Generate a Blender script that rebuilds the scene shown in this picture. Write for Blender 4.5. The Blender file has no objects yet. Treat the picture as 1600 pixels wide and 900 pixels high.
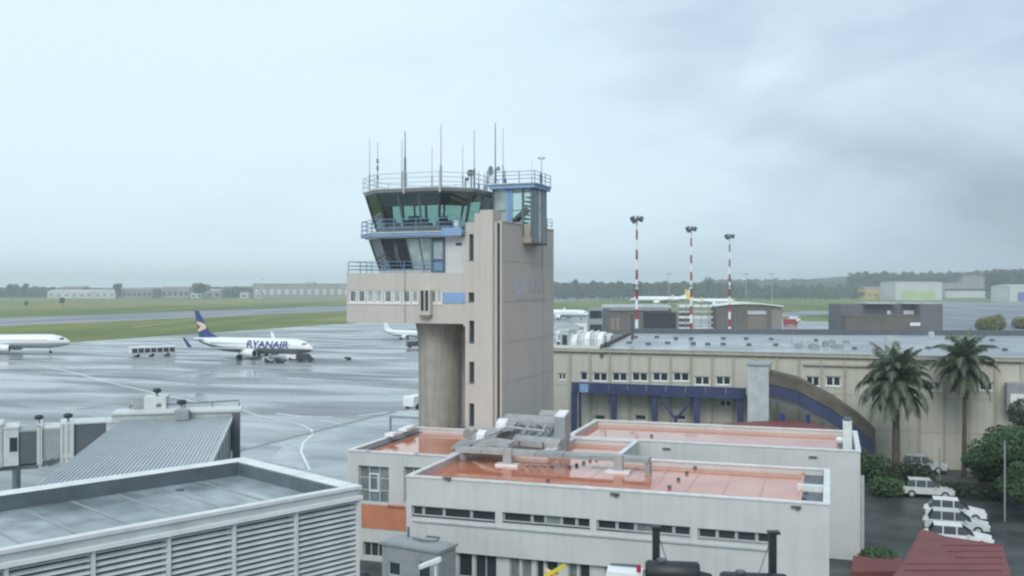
import bpy, bmesh, math, random
from mathutils import Vector, Matrix
random.seed(7)
R = math.radians
S = bpy.context.scene
COL = S.collection
FPX, HCAM, YH = 1500.0, 18.5, 450.0      # focal length (px of a 1600 wide frame), eye height (m), horizon row

# ------------------------------------------------------------------ camera
cd = bpy.data.cameras.new('camera'); cam = bpy.data.objects.new('camera', cd); COL.objects.link(cam)
cam.location = (0, 0, HCAM); cam.rotation_euler = (R(90), 0, 0)
cd.sensor_width = 36; cd.lens = 36*FPX/1600; cd.clip_start = .1; cd.clip_end = 30000
S.camera = cam
# ------------------------------------------------------------------ sky
W = bpy.data.worlds.new('World'); S.world = W; W.use_nodes = True
nt = W.node_tree; N = nt.nodes; L = nt.links; N.clear()
def nd(t, **k):
    n = N.new(t)
    for a, b in k.items(): setattr(n, a, b)
    return n
out = nd('ShaderNodeOutputWorld')
SUN_EL, SUN_AZ = R(42), R(-170)           # azimuth from +Y towards +X
sky = nd('ShaderNodeTexSky', sky_type='NISHITA', sun_disc=False, sun_elevation=SUN_EL, sun_rotation=SUN_AZ)
sky.air_density = 1.5; sky.dust_density = 4
b1 = nd('ShaderNodeBackground'); b1.inputs['Strength'].default_value = .07
L.new(sky.outputs[0], b1.inputs[0])
tc = nd('ShaderNodeTexCoord'); mp = nd('ShaderNodeMapping'); mp.inputs['Scale'].default_value = (1, 1, 2.6)
L.new(tc.outputs['Generated'], mp.inputs[0])
ns = nd('ShaderNodeTexNoise'); ns.inputs['Scale'].default_value = 2.6; ns.inputs['Detail'].default_value = 5; ns.inputs['Roughness'].default_value = .45
ns.inputs['Distortion'].default_value = .4
L.new(mp.outputs[0], ns.inputs[0])
sp = nd('ShaderNodeSeparateXYZ'); L.new(tc.outputs['Generated'], sp.inputs[0])
def mth(op, a, b=None, c=None):
    n = nd('ShaderNodeMath', operation=op)
    for i, v in enumerate((a, b, c)):
        if v is None: continue
        if isinstance(v, (int, float)): n.inputs[i].default_value = v
        else: L.new(v, n.inputs[i])
    return n.outputs[0]
# heavier cloud to the east (+X) and lower down, thinner and brighter to the west
mp2 = nd('ShaderNodeMapping'); mp2.inputs['Scale'].default_value = (1, 1, 2.2); mp2.inputs['Location'].default_value = (3.1, .7, 1.3); L.new(tc.outputs['Generated'], mp2.inputs[0])
ns2 = nd('ShaderNodeTexNoise'); ns2.inputs['Scale'].default_value = 6.5; ns2.inputs['Detail'].default_value = 7; ns2.inputs['Roughness'].default_value = .55; ns2.inputs['Distortion'].default_value = .3
L.new(mp2.outputs[0], ns2.inputs[0])
g1 = mth('ADD', mth('MULTIPLY', sp.outputs[0], 1.0), mth('MULTIPLY', mth('SUBTRACT', ns2.outputs[0], .5), .42))
g2 = mth('MULTIPLY', mth('SUBTRACT', .22, sp.outputs[2]), .12)
nn = mth('MULTIPLY', mth('SUBTRACT', ns.outputs[0], .5), 1.05)
fac = mth('ADD', mth('ADD', mth('ADD', g1, g2), nn), .14)
cr = nd('ShaderNodeValToRGB'); L.new(fac, cr.inputs[0])
e = cr.color_ramp.elements
e[0].position = 0; e[0].color = (.655, .80, .895, 1)
e[1].position = .75; e[1].color = (.31, .395, .48, 1)
k = e.new(.25); k.color = (.60, .745, .85, 1)
k = e.new(.5); k.color = (.455, .57, .69, 1)
b2 = nd('ShaderNodeBackground'); b2.inputs['Strength'].default_value = 1.02
L.new(cr.outputs[0], b2.inputs[0])
mx = nd('ShaderNodeMixShader'); mx.inputs[0].default_value = .93
L.new(b1.outputs[0], mx.inputs[1]); L.new(b2.outputs[0], mx.inputs[2]); L.new(mx.outputs[0], out.inputs[0])
# ------------------------------------------------------------------ sun behind the overcast
sl = bpy.data.lights.new('sun', 'SUN'); sl.energy = 1.4; sl.angle = R(32); sl.color = (1, .97, .92)
so = bpy.data.objects.new('sun', sl); COL.objects.link(so)
d = Vector((math.sin(SUN_AZ)*math.cos(SUN_EL), math.cos(SUN_AZ)*math.cos(SUN_EL), math.sin(SUN_EL)))
so.rotation_euler = d.to_track_quat('Z', 'Y').to_euler()
S.view_settings.view_transform = 'Standard'; S.view_settings.look = 'None'
S.view_settings.exposure = 0.3; S.view_settings.gamma = 1
try:
    S.cycles.pixel_filter_type = 'BLACKMAN_HARRIS'; S.cycles.filter_width = 2.3
    S.cycles.max_bounces = 6; S.cycles.transparent_max_bounces = 12; S.cycles.volume_bounces = 2
except Exception: pass

# ------------------------------------------------------------------ geometry helpers
def ground(px, py, z=0.0):
    Y = (HCAM-z)*FPX/(py-YH); return Vector(((px-800)/FPX*Y, Y, z))
def at(px, Y, py):
    return Vector(((px-800)/FPX*Y, Y, HCAM-(py-YH)/FPX*Y))
class Frame:
    """local frame of a building: origin on the plan, turned about Z"""
    def __init__(s, x, y, deg): s.o = Vector((x, y)); s.deg = deg; a = R(deg); s.u = Vector((math.cos(a), math.sin(a))); s.v = Vector((-math.sin(a), math.cos(a)))
    def w(s, x, y): return s.o+s.u*x+s.v*y
    def l(s, X, Y): d = Vector((X, Y))-s.o; return d.dot(s.u), d.dot(s.v)
    def sx(s, px, y):            # local x where image column px meets the local line y
        k = (px-800)/FPX; b = s.w(0, y); return (k*b.y-b.x)/(s.u.x-k*s.u.y)
    def sy(s, px, x):
        k = (px-800)/FPX; b = s.w(x, 0); return (k*b.y-b.x)/(s.v.x-k*s.v.y)
    def z(s, x, y, py): return HCAM-(py-YH)/FPX*s.w(x, y).y

class MB:
    def __init__(s): s.v = []; s.f = []; s.m = []
    def add(s, vs, fs, mi=0):
        o = len(s.v); s.v += [tuple(p) for p in vs]; s.f += [tuple(i+o for i in f) for f in fs]; s.m += [mi]*len(fs); return s
    def box(s, x0, y0, z0, x1, y1, z1, mi=0):
        if x0 > x1: x0, x1 = x1, x0
        if y0 > y1: y0, y1 = y1, y0
        if z0 > z1: z0, z1 = z1, z0
        return s.add([(x0,y0,z0),(x1,y0,z0),(x1,y1,z0),(x0,y1,z0),(x0,y0,z1),(x1,y0,z1),(x1,y1,z1),(x0,y1,z1)],
                     [(0,3,2,1),(4,5,6,7),(0,1,5,4),(1,2,6,5),(2,3,7,6),(3,0,4,7)], mi)
    def cbox(s, c, sz, rz=0, mi=0, tilt=None):
        M = Matrix.Rotation(rz, 3, 'Z')
        if tilt: M = M @ Matrix.Rotation(tilt[0], 3, tilt[1])
        hx, hy, hz = sz[0]/2, sz[1]/2, sz[2]/2
        vs = [Vector(c)+M@Vector(p) for p in [(-hx,-hy,-hz),(hx,-hy,-hz),(hx,hy,-hz),(-hx,hy,-hz),(-hx,-hy,hz),(hx,-hy,hz),(hx,hy,hz),(-hx,hy,hz)]]
        return s.add(vs, [(0,3,2,1),(4,5,6,7),(0,1,5,4),(1,2,6,5),(2,3,7,6),(3,0,4,7)], mi)
    def poly(s, pts, mi=0): return s.add(pts, [tuple(range(len(pts)))], mi)
    def prism(s, pts, z0, z1, mi=0):
        n = len(pts); vs = [(p[0],p[1],z0) for p in pts]+[(p[0],p[1],z1) for p in pts]
        return s.add(vs, [tuple(range(n))[::-1], tuple(range(n,2*n))]+[(i,(i+1)%n,(i+1)%n+n,i+n) for i in range(n)], mi)
    def loft(s, rings, mi=0, cap=True):
        n = len(rings[0]); vs = [p for r in rings for p in r]; fs = []
        for k in range(len(rings)-1):
            for i in range(n): fs.append((k*n+i, k*n+(i+1)%n, (k+1)*n+(i+1)%n, (k+1)*n+i))
        if cap: fs += [tuple(range(n))[::-1], tuple(range((len(rings)-1)*n, len(rings)*n))]
        return s.add(vs, fs, mi)
    def path(s, pts, rad, n=8, mi=0, cap=True):
        if not isinstance(rad, (list, tuple)): rad = [rad]*len(pts)
        pts = [Vector(p) for p in pts]; rings = []
        for i, p in enumerate(pts):
            t = (pts[min(i+1,len(pts)-1)]-pts[max(i-1,0)]).normalized()
            a = Vector((0,0,1)) if abs(t.z) < .9 else Vector((1,0,0))
            x = t.cross(a).normalized(); y = t.cross(x)
            rings.append([p+(x*math.cos(2*math.pi*j/n)+y*math.sin(2*math.pi*j/n))*rad[i] for j in range(n)])
        return s.loft(rings, mi, cap)
    def sphere(s, c, r, n=10, mi=0, sc=(1,1,1)):
        rings = []
        for k in range(1, n//2+1):
            a = math.pi*k/(n//2+1)
            rings.append([Vector(c)+Vector((r*sc[0]*math.sin(a)*math.cos(2*math.pi*j/n), r*sc[1]*math.sin(a)*math.sin(2*math.pi*j/n), -r*sc[2]*math.cos(a))) for j in range(n)])
        return s.loft(rings, mi)
    def mesh(s, name, mats, smooth=False):
        me = bpy.data.meshes.new(name); me.from_pydata(s.v, [], s.f)
        for m in (mats if isinstance(mats, (list, tuple)) else [mats]): me.materials.append(m)
        me.polygons.foreach_set('material_index', s.m)
        if smooth:
            me.polygons.foreach_set('use_smooth', [True]*len(s.f))
            try: me.set_sharp_from_angle(angle=R(40))
            except Exception: pass
        me.update(); return me
    def build(s, name, mats, parent=None, smooth=False, **k):
        return put(name, s.mesh(name, mats, smooth), parent, **k)
def put(name, me, parent=None, loc=None, rz=0, label=None, cat=None, group=None, kind=None):
    o = bpy.data.objects.new(name, me); COL.objects.link(o)
    if parent: o.parent = parent
    if loc is not None: o.location = loc
    if rz: o.rotation_euler = (0, 0, rz)
    for a, b in (('label',label),('category',cat),('group',group),('kind',kind)):
        if b: o[a] = b
    return o
def thing(name, label, cat, loc=(0,0,0), rz=0, group=None): return put(name, None, None, loc, rz, label, cat, group)
def fthing(name, label, cat, F, group=None): return thing(name, label, cat, (F.o.x, F.o.y, 0), R(F.deg), group)
def copy_tree(o, parent=None):
    c = o.copy(); COL.objects.link(c); c.parent = parent
    for ch in list(o.children): copy_tree(ch, c)
    return c
def place(o, loc, rz=None, label=None, scale=None):
    o.location = loc
    if rz is not None: o.rotation_euler = (0, 0, rz)
    if label: o['label'] = label
    if scale: o.scale = (scale,)*3
    return o
def offs(poly, d):               # inward offset of a CCW polygon
    n = len(poly); r = []
    for i in range(n):
        p0, p1, p2 = Vector(poly[i-1]), Vector(poly[i]), Vector(poly[(i+1)%n])
        e1 = (p1-p0).normalized(); e2 = (p2-p1).normalized()
        n1 = Vector((-e1.y, e1.x)); n2 = Vector((-e2.y, e2.x))
        m = (n1+n2); m = m/(m.dot(n1)) if m.dot(n1) > 1e-6 else n1
        r.append(tuple(p1+m*d))
    return r
def facade(mb, M, s0, s1, z0, z1, ops, depth=.2):
    """wall sheet with real openings; M(s, d, z) -> local point, d measured inwards"""
    xs = sorted({s0, s1, *[v for o in ops for v in (o[0], o[1]) if s0 < v < s1]}); zs = sorted({z0, z1, *[v for o in ops for v in (o[2], o[3]) if z0 < v < z1]})
    for i in range(len(xs)-1):
        for j in range(len(zs)-1):
            a, b, c, d_ = xs[i], xs[i+1], zs[j], zs[j+1]
            if any(o[0]-1e-6 <= a and b <= o[1]+1e-6 and o[2]-1e-6 <= c and d_ <= o[3]+1e-6 for o in ops): continue
            mb.poly([M(a,0,c), M(b,0,c), M(b,0,d_), M(a,0,d_)])
    for (a, b, c, d_) in [o[:4] for o in ops]:
        mb.poly([M(a,0,c), M(a,depth,c), M(b,depth,c), M(b,0,c)]); mb.poly([M(a,0,d_), M(b,0,d_), M(b,depth,d_), M(a,depth,d_)])
        mb.poly([M(a,0,c), M(a,0,d_), M(a,depth,d_), M(a,depth,c)]); mb.poly([M(b,0,c), M(b,depth,c), M(b,depth,d_), M(b,0,d_)])
def hexa(mb, M, a, b, d0, d1, c, d_, mi=0):
    p = [M(a,d0,c),M(b,d0,c),M(b,d1,c),M(a,d1,c),M(a,d0,d_),M(b,d0,d_),M(b,d1,d_),M(a,d1,d_)]
    mb.add(p, [(0,3,2,1),(4,5,6,7),(0,1,5,4),(1,2,6,5),(2,3,7,6),(3,0,4,7)], mi)
def window(T, M, o, fm, gm, depth=.2, nx=2, nz=1, fw=.06, name='window', sill=None):
    a, b, c, d_ = o[:4]; mb = MB(); e = depth-.10
    hexa(mb, M, a, b, e, depth, c, c+fw); hexa(mb, M, a, b, e, depth, d_-fw, d_)
    hexa(mb, M, a, a+fw, e, depth, c+fw, d_-fw); hexa(mb, M, b-fw, b, e, depth, c+fw, d_-fw)
    for i in range(1, nx):
        s = a+(b-a)*i/nx; hexa(mb, M, s-fw/2, s+fw/2, e, depth, c+fw, d_-fw)
    for j in range(1, nz):
        z = c+(d_-c)*j/nz; hexa(mb, M, a+fw, b-fw, e+.004, depth-.004, z-fw/2, z+fw/2)
    w = mb.build(name, fm, T)
    for i in range(nx):
        g = MB(); s0 = a+fw+(b-a-2*fw)*i/nx; s1 = a+fw+(b-a-2*fw)*(i+1)/nx
        g.poly([M(s0,e+.05,c+fw), M(s1,e+.05,c+fw), M(s1,e+.05,d_-fw), M(s0,e+.05,d_-fw)])
        g.build('pane', gm, w)
    if sill:
        sb = MB(); hexa(sb, M, a-.08, b+.08, -.08, depth-.1, c-.06, c-.004); sb.build('sill', sill, w)
    return w

# ------------------------------------------------------------------ materials
def mat(name, col, rough=.6, spec=.5, metal=0, noise=0, ns=1.0, bump=0, bs=20, streak=0, coat=0, col2=None, trans=None):
    m = bpy.data.materials.new(name); m.use_nodes = True; t = m.node_tree; b = t.nodes['Principled BSDF']
    b.inputs['Base Color'].default_value = (*col, 1); b.inputs['Roughness'].default_value = rough
    b.inputs['Specular IOR Level'].default_value = spec; b.inputs['Metallic'].default_value = metal
    if coat: b.inputs['Coat Weight'].default_value = coat; b.inputs['Coat Roughness'].default_value = .04
    tc = t.nodes.new('ShaderNodeTexCoord')
    if noise or col2 or streak:
        n = t.nodes.new('ShaderNodeTexNoise'); n.inputs['Scale'].default_value = ns; n.inputs['Detail'].default_value = 6
        t.links.new(tc.outputs['Object'], n.inputs[0])
        r = t.nodes.new('ShaderNodeValToRGB'); r.color_ramp.elements[0].position = .32; r.color_ramp.elements[1].position = .68
        c2 = col2 or tuple(max(0, c*(1-noise)) for c in col)
        c1 = col if col2 else tuple(min(1, c*(1+noise*.5)) for c in col)
        r.color_ramp.elements[0].color = (*c2, 1); r.color_ramp.elements[1].color = (*c1, 1)
        t.links.new(n.outputs[0], r.inputs[0]); colout = r.outputs[0]
        if streak:
            mpn = t.nodes.new('ShaderNodeMapping'); mpn.inputs['Scale'].default_value = (2.2, 2.2, .12)
            t.links.new(tc.outputs['Object'], mpn.inputs[0])
            n2 = t.nodes.new('ShaderNodeTexNoise'); n2.inputs['Scale'].default_value = 1.2; n2.inputs['Detail'].default_value = 5
            t.links.new(mpn.outputs[0], n2.inputs[0])
            r2 = t.nodes.new('ShaderNodeValToRGB'); r2.color_ramp.elements[0].position = .45; r2.color_ramp.elements[1].position = .75
            r2.color_ramp.elements[0].color = (1,1,1,1); g = 1-streak; r2.color_ramp.elements[1].color = (g, g*.98, g*.94, 1)
            t.links.new(n2.outputs[0], r2.inputs[0])
            mm = t.nodes.new('ShaderNodeMix'); mm.data_type = 'RGBA'; mm.blend_type = 'MULTIPLY'; mm.inputs[0].default_value = 1
            t.links.new(colout, mm.inputs[6]); t.links.new(r2.outputs[0], mm.inputs[7]); colout = mm.outputs[2]
        t.links.new(colout, b.inputs['Base Color'])
    if bump:
        n3 = t.nodes.new('ShaderNodeTexNoise'); n3.inputs['Scale'].default_value = bs; n3.inputs['Detail'].default_value = 4
        t.links.new(tc.outputs['Object'], n3.inputs[0])
        bp = t.nodes.new('ShaderNodeBump'); bp.inputs['Strength'].default_value = bump; bp.inputs['Distance'].default_value = .05
        t.links.new(n3.outputs[0], bp.inputs['Height']); t.links.new(bp.outputs[0], b.inputs['Normal'])
    return m
def wetmat(name, c1, c2, ns, r0, r1, rs, bump, bs, stretch=(1,1,1), joints=None, streaks=None):
    """wet flat surface: patches of standing water between damp, rougher areas"""
    m = bpy.data.materials.new(name); m.use_nodes = True; t = m.node_tree; b = t.nodes['Principled BSDF']; Nn = t.nodes.new; Lk = t.links.new
    tc = Nn('ShaderNodeTexCoord'); mp = Nn('ShaderNodeMapping'); mp.inputs['Scale'].default_value = stretch; Lk(tc.outputs['Object'], mp.inputs[0])
    a = Nn('ShaderNodeTexNoise'); a.inputs['Scale'].default_value = ns; a.inputs['Detail'].default_value = 7; Lk(mp.outputs[0], a.inputs[0])
    r = Nn('ShaderNodeValToRGB'); r.color_ramp.elements[0].position = .35; r.color_ramp.elements[1].position = .65
    r.color_ramp.elements[0].color = (*c1, 1); r.color_ramp.elements[1].color = (*c2, 1); Lk(a.outputs[0], r.inputs[0]); col = r.outputs[0]
    if joints:
        br = Nn('ShaderNodeTexBrick'); br.offset = 0; br.inputs['Scale'].default_value = 1; br.inputs['Mortar Size'].default_value = joints[1]
        br.inputs['Brick Width'].default_value = joints[0]; br.inputs['Row Height'].default_value = joints[0]
        br.inputs['Color1'].default_value = (1,1,1,1); br.inputs['Color2'].default_value = (.86,.88,.9,1); br.inputs['Mortar'].default_value = (.5,.5,.5,1)
        Lk(tc.outputs['Object'], br.inputs[0])
        mm = Nn('ShaderNodeMix'); mm.data_type = 'RGBA'; mm.blend_type = 'MULTIPLY'; mm.inputs[0].default_value = 1
        Lk(col, mm.inputs[6]); Lk(br.outputs[0], mm.inputs[7]); col = mm.outputs[2]
    if streaks:
        m5 = Nn('ShaderNodeMapping'); m5.inputs['Scale'].default_value = streaks; Lk(tc.outputs['Object'], m5.inputs[0])
        n5 = Nn('ShaderNodeTexNoise'); n5.inputs['Scale'].default_value = 1; n5.inputs['Detail'].default_value = 8; n5.inputs['Distortion'].default_value = .8; Lk(m5.outputs[0], n5.inputs[0])
        r5 = Nn('ShaderNodeValToRGB'); r5.color_ramp.elements[0].position = .38; r5.color_ramp.elements[1].position = .64; r5.color_ramp.elements[0].color = (.70,.72,.73,1); r5.color_ramp.elements[1].color = (1.2,1.2,1.2,1); Lk(n5.outputs[0], r5.inputs[0])
        m6 = Nn('ShaderNodeMix'); m6.data_type = 'RGBA'; m6.blend_type = 'MULTIPLY'; m6.inputs[0].default_value = 1; Lk(col, m6.inputs[6]); Lk(r5.outputs[0], m6.inputs[7]); col = m6.outputs[2]
    Lk(col, b.inputs['Base Color'])
    w = Nn('ShaderNodeTexNoise'); w.inputs['Scale'].default_value = rs; w.inputs['Detail'].default_value = 5; w.inputs['Distortion'].default_value = .6; Lk(mp.outputs[0], w.inputs[0])
    mr = Nn('ShaderNodeMapRange'); mr.inputs[1].default_value = .40; mr.inputs[2].default_value = .62; mr.inputs[3].default_value = r0; mr.inputs[4].default_value = r1
    Lk(w.outputs[0], mr.inputs[0]); Lk(mr.outputs[0], b.inputs['Roughness'])
    n3 = Nn('ShaderNodeTexNoise'); n3.inputs['Scale'].default_value = bs; n3.inputs['Detail'].default_value = 3; Lk(mp.outputs[0], n3.inputs[0])
    bp = Nn('ShaderNodeBump'); bp.inputs['Strength'].default_value = bump; bp.inputs['Distance'].default_value = .05
    Lk(n3.outputs[0], bp.inputs['Height']); Lk(bp.outputs[0], b.inputs['Normal'])
    return m
def glassmat(name, tint, mixf=.25):
    m = bpy.data.materials.new(name); m.use_nodes = True; t = m.node_tree; t.nodes.clear(); Nn = t.nodes.new
    o = Nn('ShaderNodeOutputMaterial'); tr = Nn('ShaderNodeBsdfTransparent'); tr.inputs[0].default_value = (*tint, 1)
    g = Nn('ShaderNodeBsdfGlossy'); g.inputs['Roughness'].default_value = .03; g.inputs[0].default_value = (.9, .95, .95, 1)
    lw = Nn('ShaderNodeFresnel'); lw.inputs[0].default_value = 1.5
    ad = Nn('ShaderNodeMath'); ad.operation = 'ADD'; ad.inputs[1].default_value = mixf; ad.use_clamp = True
    mxs = Nn('ShaderNodeMixShader'); t.links.new(lw.outputs[0], ad.inputs[0]); t.links.new(ad.outputs[0], mxs.inputs[0])
    t.links.new(tr.outputs[0], mxs.inputs[1]); t.links.new(g.outputs[0], mxs.inputs[2]); t.links.new(mxs.outputs[0], o.inputs[0]); return m

M_ = {}
M_['white_wall'] = mat('white_render', (.58,.60,.595), .75, .3, noise=.08, ns=.4, streak=.07, bump=.15, bs=25)
M_['white_side'] = M_['white_wall']
M_['coping'] = mat('white_coping', (.70,.72,.72), .35, .5, noise=.15, ns=1.5)
M_['tower'] = mat('tower_concrete', (.54,.51,.47), .8, .3, noise=.05, ns=.35, streak=.05, bump=.12, bs=18)
M_['pillar'] = mat('pillar_concrete', (.40,.37,.33), .7, .35, noise=.18, ns=.6, streak=.28, bump=.3, bs=12)
M_['pink_roof'] = wetmat('wet_orange_roof', (.52,.165,.085), (.60,.235,.14), .35, .02, .10, .28, .03, 3.5)
M_['pink_roof'].node_tree.nodes['Principled BSDF'].inputs['Coat Weight'].default_value = .32
M_['pink_roof'].node_tree.nodes['Principled BSDF'].inputs['Coat Roughness'].default_value = .05
M_['grey_wet_roof'] = wetmat('wet_grey_roof', (.18,.215,.225), (.34,.385,.40), .45, .05, .45, .5, .15, 3, (1,1,1), None, (.8,.25,1))
M_['pale_wet_roof'] = wetmat('wet_pale_roof', (.24,.265,.28), (.33,.355,.37), .12, .15, .5, .10, .10, 1.5)
M_['apron'] = wetmat('wet_apron', (.18,.195,.20), (.33,.345,.35), .03, .10, .62, .055, .35, .8, (.5,1.7,1), (7.5,.014), (.035,.16,1))
M_['taxi'] = wetmat('wet_taxiway', (.15,.16,.19), (.22,.23,.265), .03, .40, .85, .012, .2, .6, (2.4,.4,1))
M_['asphalt'] = wetmat('dark_asphalt', (.035,.042,.043), (.07,.08,.08), .3, .30, .75, .2, .3, 4)
M_['road_light'] = wetmat('smooth_wet_stand', (.22,.25,.28), (.30,.34,.36), .05, .10, .40, .08, .15, 2, (1,1,1), None, (.12,.3,1))
M_['grass'] = mat('airfield_grass', (.26,.27,.085), .95, .1, col2=(.15,.205,.065), ns=.014, bump=.3, bs=.6)
def stripes(m, amt, dark):
    t = m.node_tree; b = t.nodes['Principled BSDF']; src = b.inputs['Base Color'].links[0].from_socket
    tc = t.nodes.new('ShaderNodeTexCoord'); mp = t.nodes.new('ShaderNodeMapping'); mp.inputs['Rotation'].default_value = (0, 0, R(20)); mp.inputs['Scale'].default_value = (.022, .0016, 1)
    t.links.new(tc.outputs['Object'], mp.inputs[0]); n = t.nodes.new('ShaderNodeTexNoise'); n.inputs['Scale'].default_value = 1; n.inputs['Detail'].default_value = 5; t.links.new(mp.outputs[0], n.inputs[0])
    r = t.nodes.new('ShaderNodeValToRGB'); r.color_ramp.elements[0].position = .40; r.color_ramp.elements[1].position = .62; r.color_ramp.elements[0].color = (*dark, 1); r.color_ramp.elements[1].color = (1.0, .96, .9, 1); t.links.new(n.outputs[0], r.inputs[0])
    mm = t.nodes.new('ShaderNodeMix'); mm.data_type = 'RGBA'; mm.blend_type = 'MULTIPLY'; mm.inputs[0].default_value = amt
    t.links.new(src, mm.inputs[6]); t.links.new(r.outputs[0], mm.inputs[7]); t.links.new(mm.outputs[2], b.inputs['Base Color'])
stripes(M_['grass'], 1, (.52, .62, .62))
M_['grass_dry'] = mat('rough_grass', (.30,.26,.09), .95, .1, col2=(.13,.17,.06), ns=.03)
M_['paint'] = mat('white_marking_and_glint', (.75,.77,.75), .3, .5, noise=.25, ns=.6)
M_['black'] = mat('black_metal', (.018,.022,.026), .45, .5, noise=.2, ns=2)
M_['worn_paint'] = mat('worn_paint', (.50,.53,.55), .4, .5, col2=(.34,.37,.39), ns=.5)
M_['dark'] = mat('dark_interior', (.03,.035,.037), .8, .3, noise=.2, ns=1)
M_['dglass'] = mat('dark_glass', (.035,.05,.055), .06, .6, noise=.2, ns=.7)
M_['mglass'] = mat('curtained_glass', (.20,.24,.25), .12, .6, noise=.35, ns=1.6)
M_['lglass'] = mat('pale_reflecting_glass', (.36,.43,.43), .1, .6, noise=.3, ns=1.1)
M_['cab_glass'] = glassmat('tinted_cab_glass', (.48,.66,.60), .08)
M_['dk_cab_glass'] = glassmat('dark_cab_glass', (.22,.32,.34), .06)
M_['blue_steel'] = mat('blue_grey_steel', (.17,.27,.42), .4, .5, noise=.15, ns=1.2)
M_['blue_grey_panel'] = mat('blue_grey_panel', (.24,.28,.33), .4, .5, noise=.12, ns=.8)
M_['blind'] = mat('grey_green_blind', (.16,.21,.21), .7, .3, noise=.1, ns=.6)
M_['slate_blue'] = mat('slate_blue_frame', (.09,.14,.21), .45, .5, noise=.15, ns=1.2)
M_['slate_steel'] = mat('slate_steel', (.12,.15,.17), .4, .5, noise=.2, ns=1.4)
M_['lblue'] = mat('pale_blue_panel', (.24,.38,.60), .5, .4, noise=.12, ns=.8)
M_['deep_blue'] = mat('deep_blue_steel', (.05,.065,.145), .5, .4, noise=.2, ns=.8)
M_['grey_metal'] = mat('grey_metal', (.30,.33,.34), .45, .5, noise=.15, ns=1.5)
M_['duct'] = mat('galvanised_duct', (.38,.385,.385), .5, .5, noise=.15, ns=1.5)
M_['lgrey'] = mat('light_grey_metal', (.48,.52,.53), .4, .5, noise=.15, ns=1.2)
M_['white'] = mat('white_paint', (.80,.82,.82), .35, .5, noise=.08, ns=1.5)
M_['louvre'] = mat('louvre_metal', (.72,.76,.77), .32, .5, noise=.12, ns=1.3, streak=.12)
M_['beige'] = mat('beige_panel', (.54,.535,.46), .75, .3, noise=.06, ns=.5, streak=.10)
M_['beige_dk'] = mat('beige_pilaster', (.42,.41,.35), .75, .3, noise=.12, ns=.5, streak=.18)
M_['orange_wall'] = mat('orange_render', (.55,.23,.14), .75, .3, noise=.12, ns=.6, streak=.12)
M_['red'] = mat('red_roofing', (.19,.06,.06), .6, .4, noise=.15, ns=.5)
M_['rust'] = mat('brown_rail', (.135,.125,.105), .7, .3, noise=.25, ns=1)
M_['brown_wall'] = mat('brown_grey_wall', (.15,.135,.12), .75, .3, noise=.15, ns=.2, streak=.15)
M_['grey_wall'] = mat('slate_grey_wall', (.15,.155,.165), .75, .3, noise=.12, ns=.15, streak=.1)
M_['dk_panel'] = mat('dark_grey_panel', (.11,.13,.15), .5, .4, noise=.12, ns=.7)
M_['rib_roof'] = mat('seamed_metal_roof', (.33,.38,.41), .28, .6, noise=.12, ns=.4)
M_['mast_red'] = mat('mast_red', (.32,.05,.07), .5, .4, noise=.1, ns=1)
M_['plane'] = mat('aircraft_white', (.80,.83,.83), .25, .5, coat=.4)
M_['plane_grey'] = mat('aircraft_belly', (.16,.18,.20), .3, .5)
M_['wing'] = mat('aircraft_wing', (.42,.45,.47), .3, .5, noise=.1, ns=1)
M_['navy'] = mat('navy_paint', (.035,.06,.22), .35, .5, noise=.1, ns=1)
M_['yellow'] = mat('yellow_paint', (.75,.62,.05), .4, .5, noise=.1, ns=1)
M_['gold'] = mat('gold_paint', (.75,.58,.36), .4, .5, noise=.1, ns=1)
M_['offwhite'] = mat('offwhite_metal', (.60,.63,.62), .4, .5, noise=.12, ns=1)
M_['tyre'] = mat('rubber', (.02,.02,.022), .8, .3, noise=.2, ns=5)
M_['car_red'] = mat('red_car_paint', (.35,.03,.04), .25, .5, coat=.5)
M_['car_dark'] = mat('dark_car_paint', (.04,.05,.06), .25, .5, coat=.5)
M_['trunk'] = mat('palm_trunk', (.13,.10,.08), .9, .2, noise=.4, ns=4, bump=.6, bs=8)
M_['bark'] = mat('bark', (.06,.05,.04), .9, .2, noise=.4, ns=4, bump=.5, bs=8)
M_['frond'] = mat('palm_frond', (.145,.175,.115), .7, .3, col2=(.085,.115,.08), ns=.8)
M_['frond_dry'] = mat('dry_frond', (.22,.19,.12), .8, .3, noise=.3, ns=1)
M_['leaf'] = mat('leaf', (.075,.125,.045), .7, .3, col2=(.035,.07,.035), ns=.7)
M_['leaf_dk'] = mat('dark_leaf', (.035,.060,.035), .8, .3, noise=.3, ns=.5)
M_['leaf_far'] = mat('far_leaf', (.060,.085,.045), .9, .2, col2=(.030,.050,.030), ns=.02)
M_['leaf_yel'] = mat('yellow_leaf', (.16,.18,.05), .8, .2, noise=.3, ns=.7)
M_['hill'] = mat('wooded_hill', (.075,.095,.070), .95, .1, col2=(.030,.052,.036), ns=.012, bump=1, bs=.05)
M_['yel_wall'] = mat('ochre_wall', (.58,.42,.13), .8, .3, noise=.12, ns=.05)
M_['far_green'] = mat('pale_green_door', (.42,.55,.25), .7, .3, noise=.1, ns=.05)
M_['far_white'] = mat('far_white_wall', (.56,.58,.57), .8, .3, noise=.12, ns=.05)
M_['far_grey'] = mat('far_grey_wall', (.30,.29,.28), .8, .3, noise=.15, ns=.05)
M_['far_brown'] = mat('far_brown_wall', (.27,.22,.20), .8, .3, noise=.15, ns=.05)
M_['skin_red'] = mat('red_plastic', (.45,.02,.08), .4, .5, noise=.1, ns=3)
M_['logo'] = mat('faded_pale_paint', (.53,.54,.57), .8, .3, noise=.2, ns=3)
M_['logo2'] = mat('faded_lavender_paint', (.47,.455,.46), .8, .3, noise=.15, ns=2)

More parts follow.
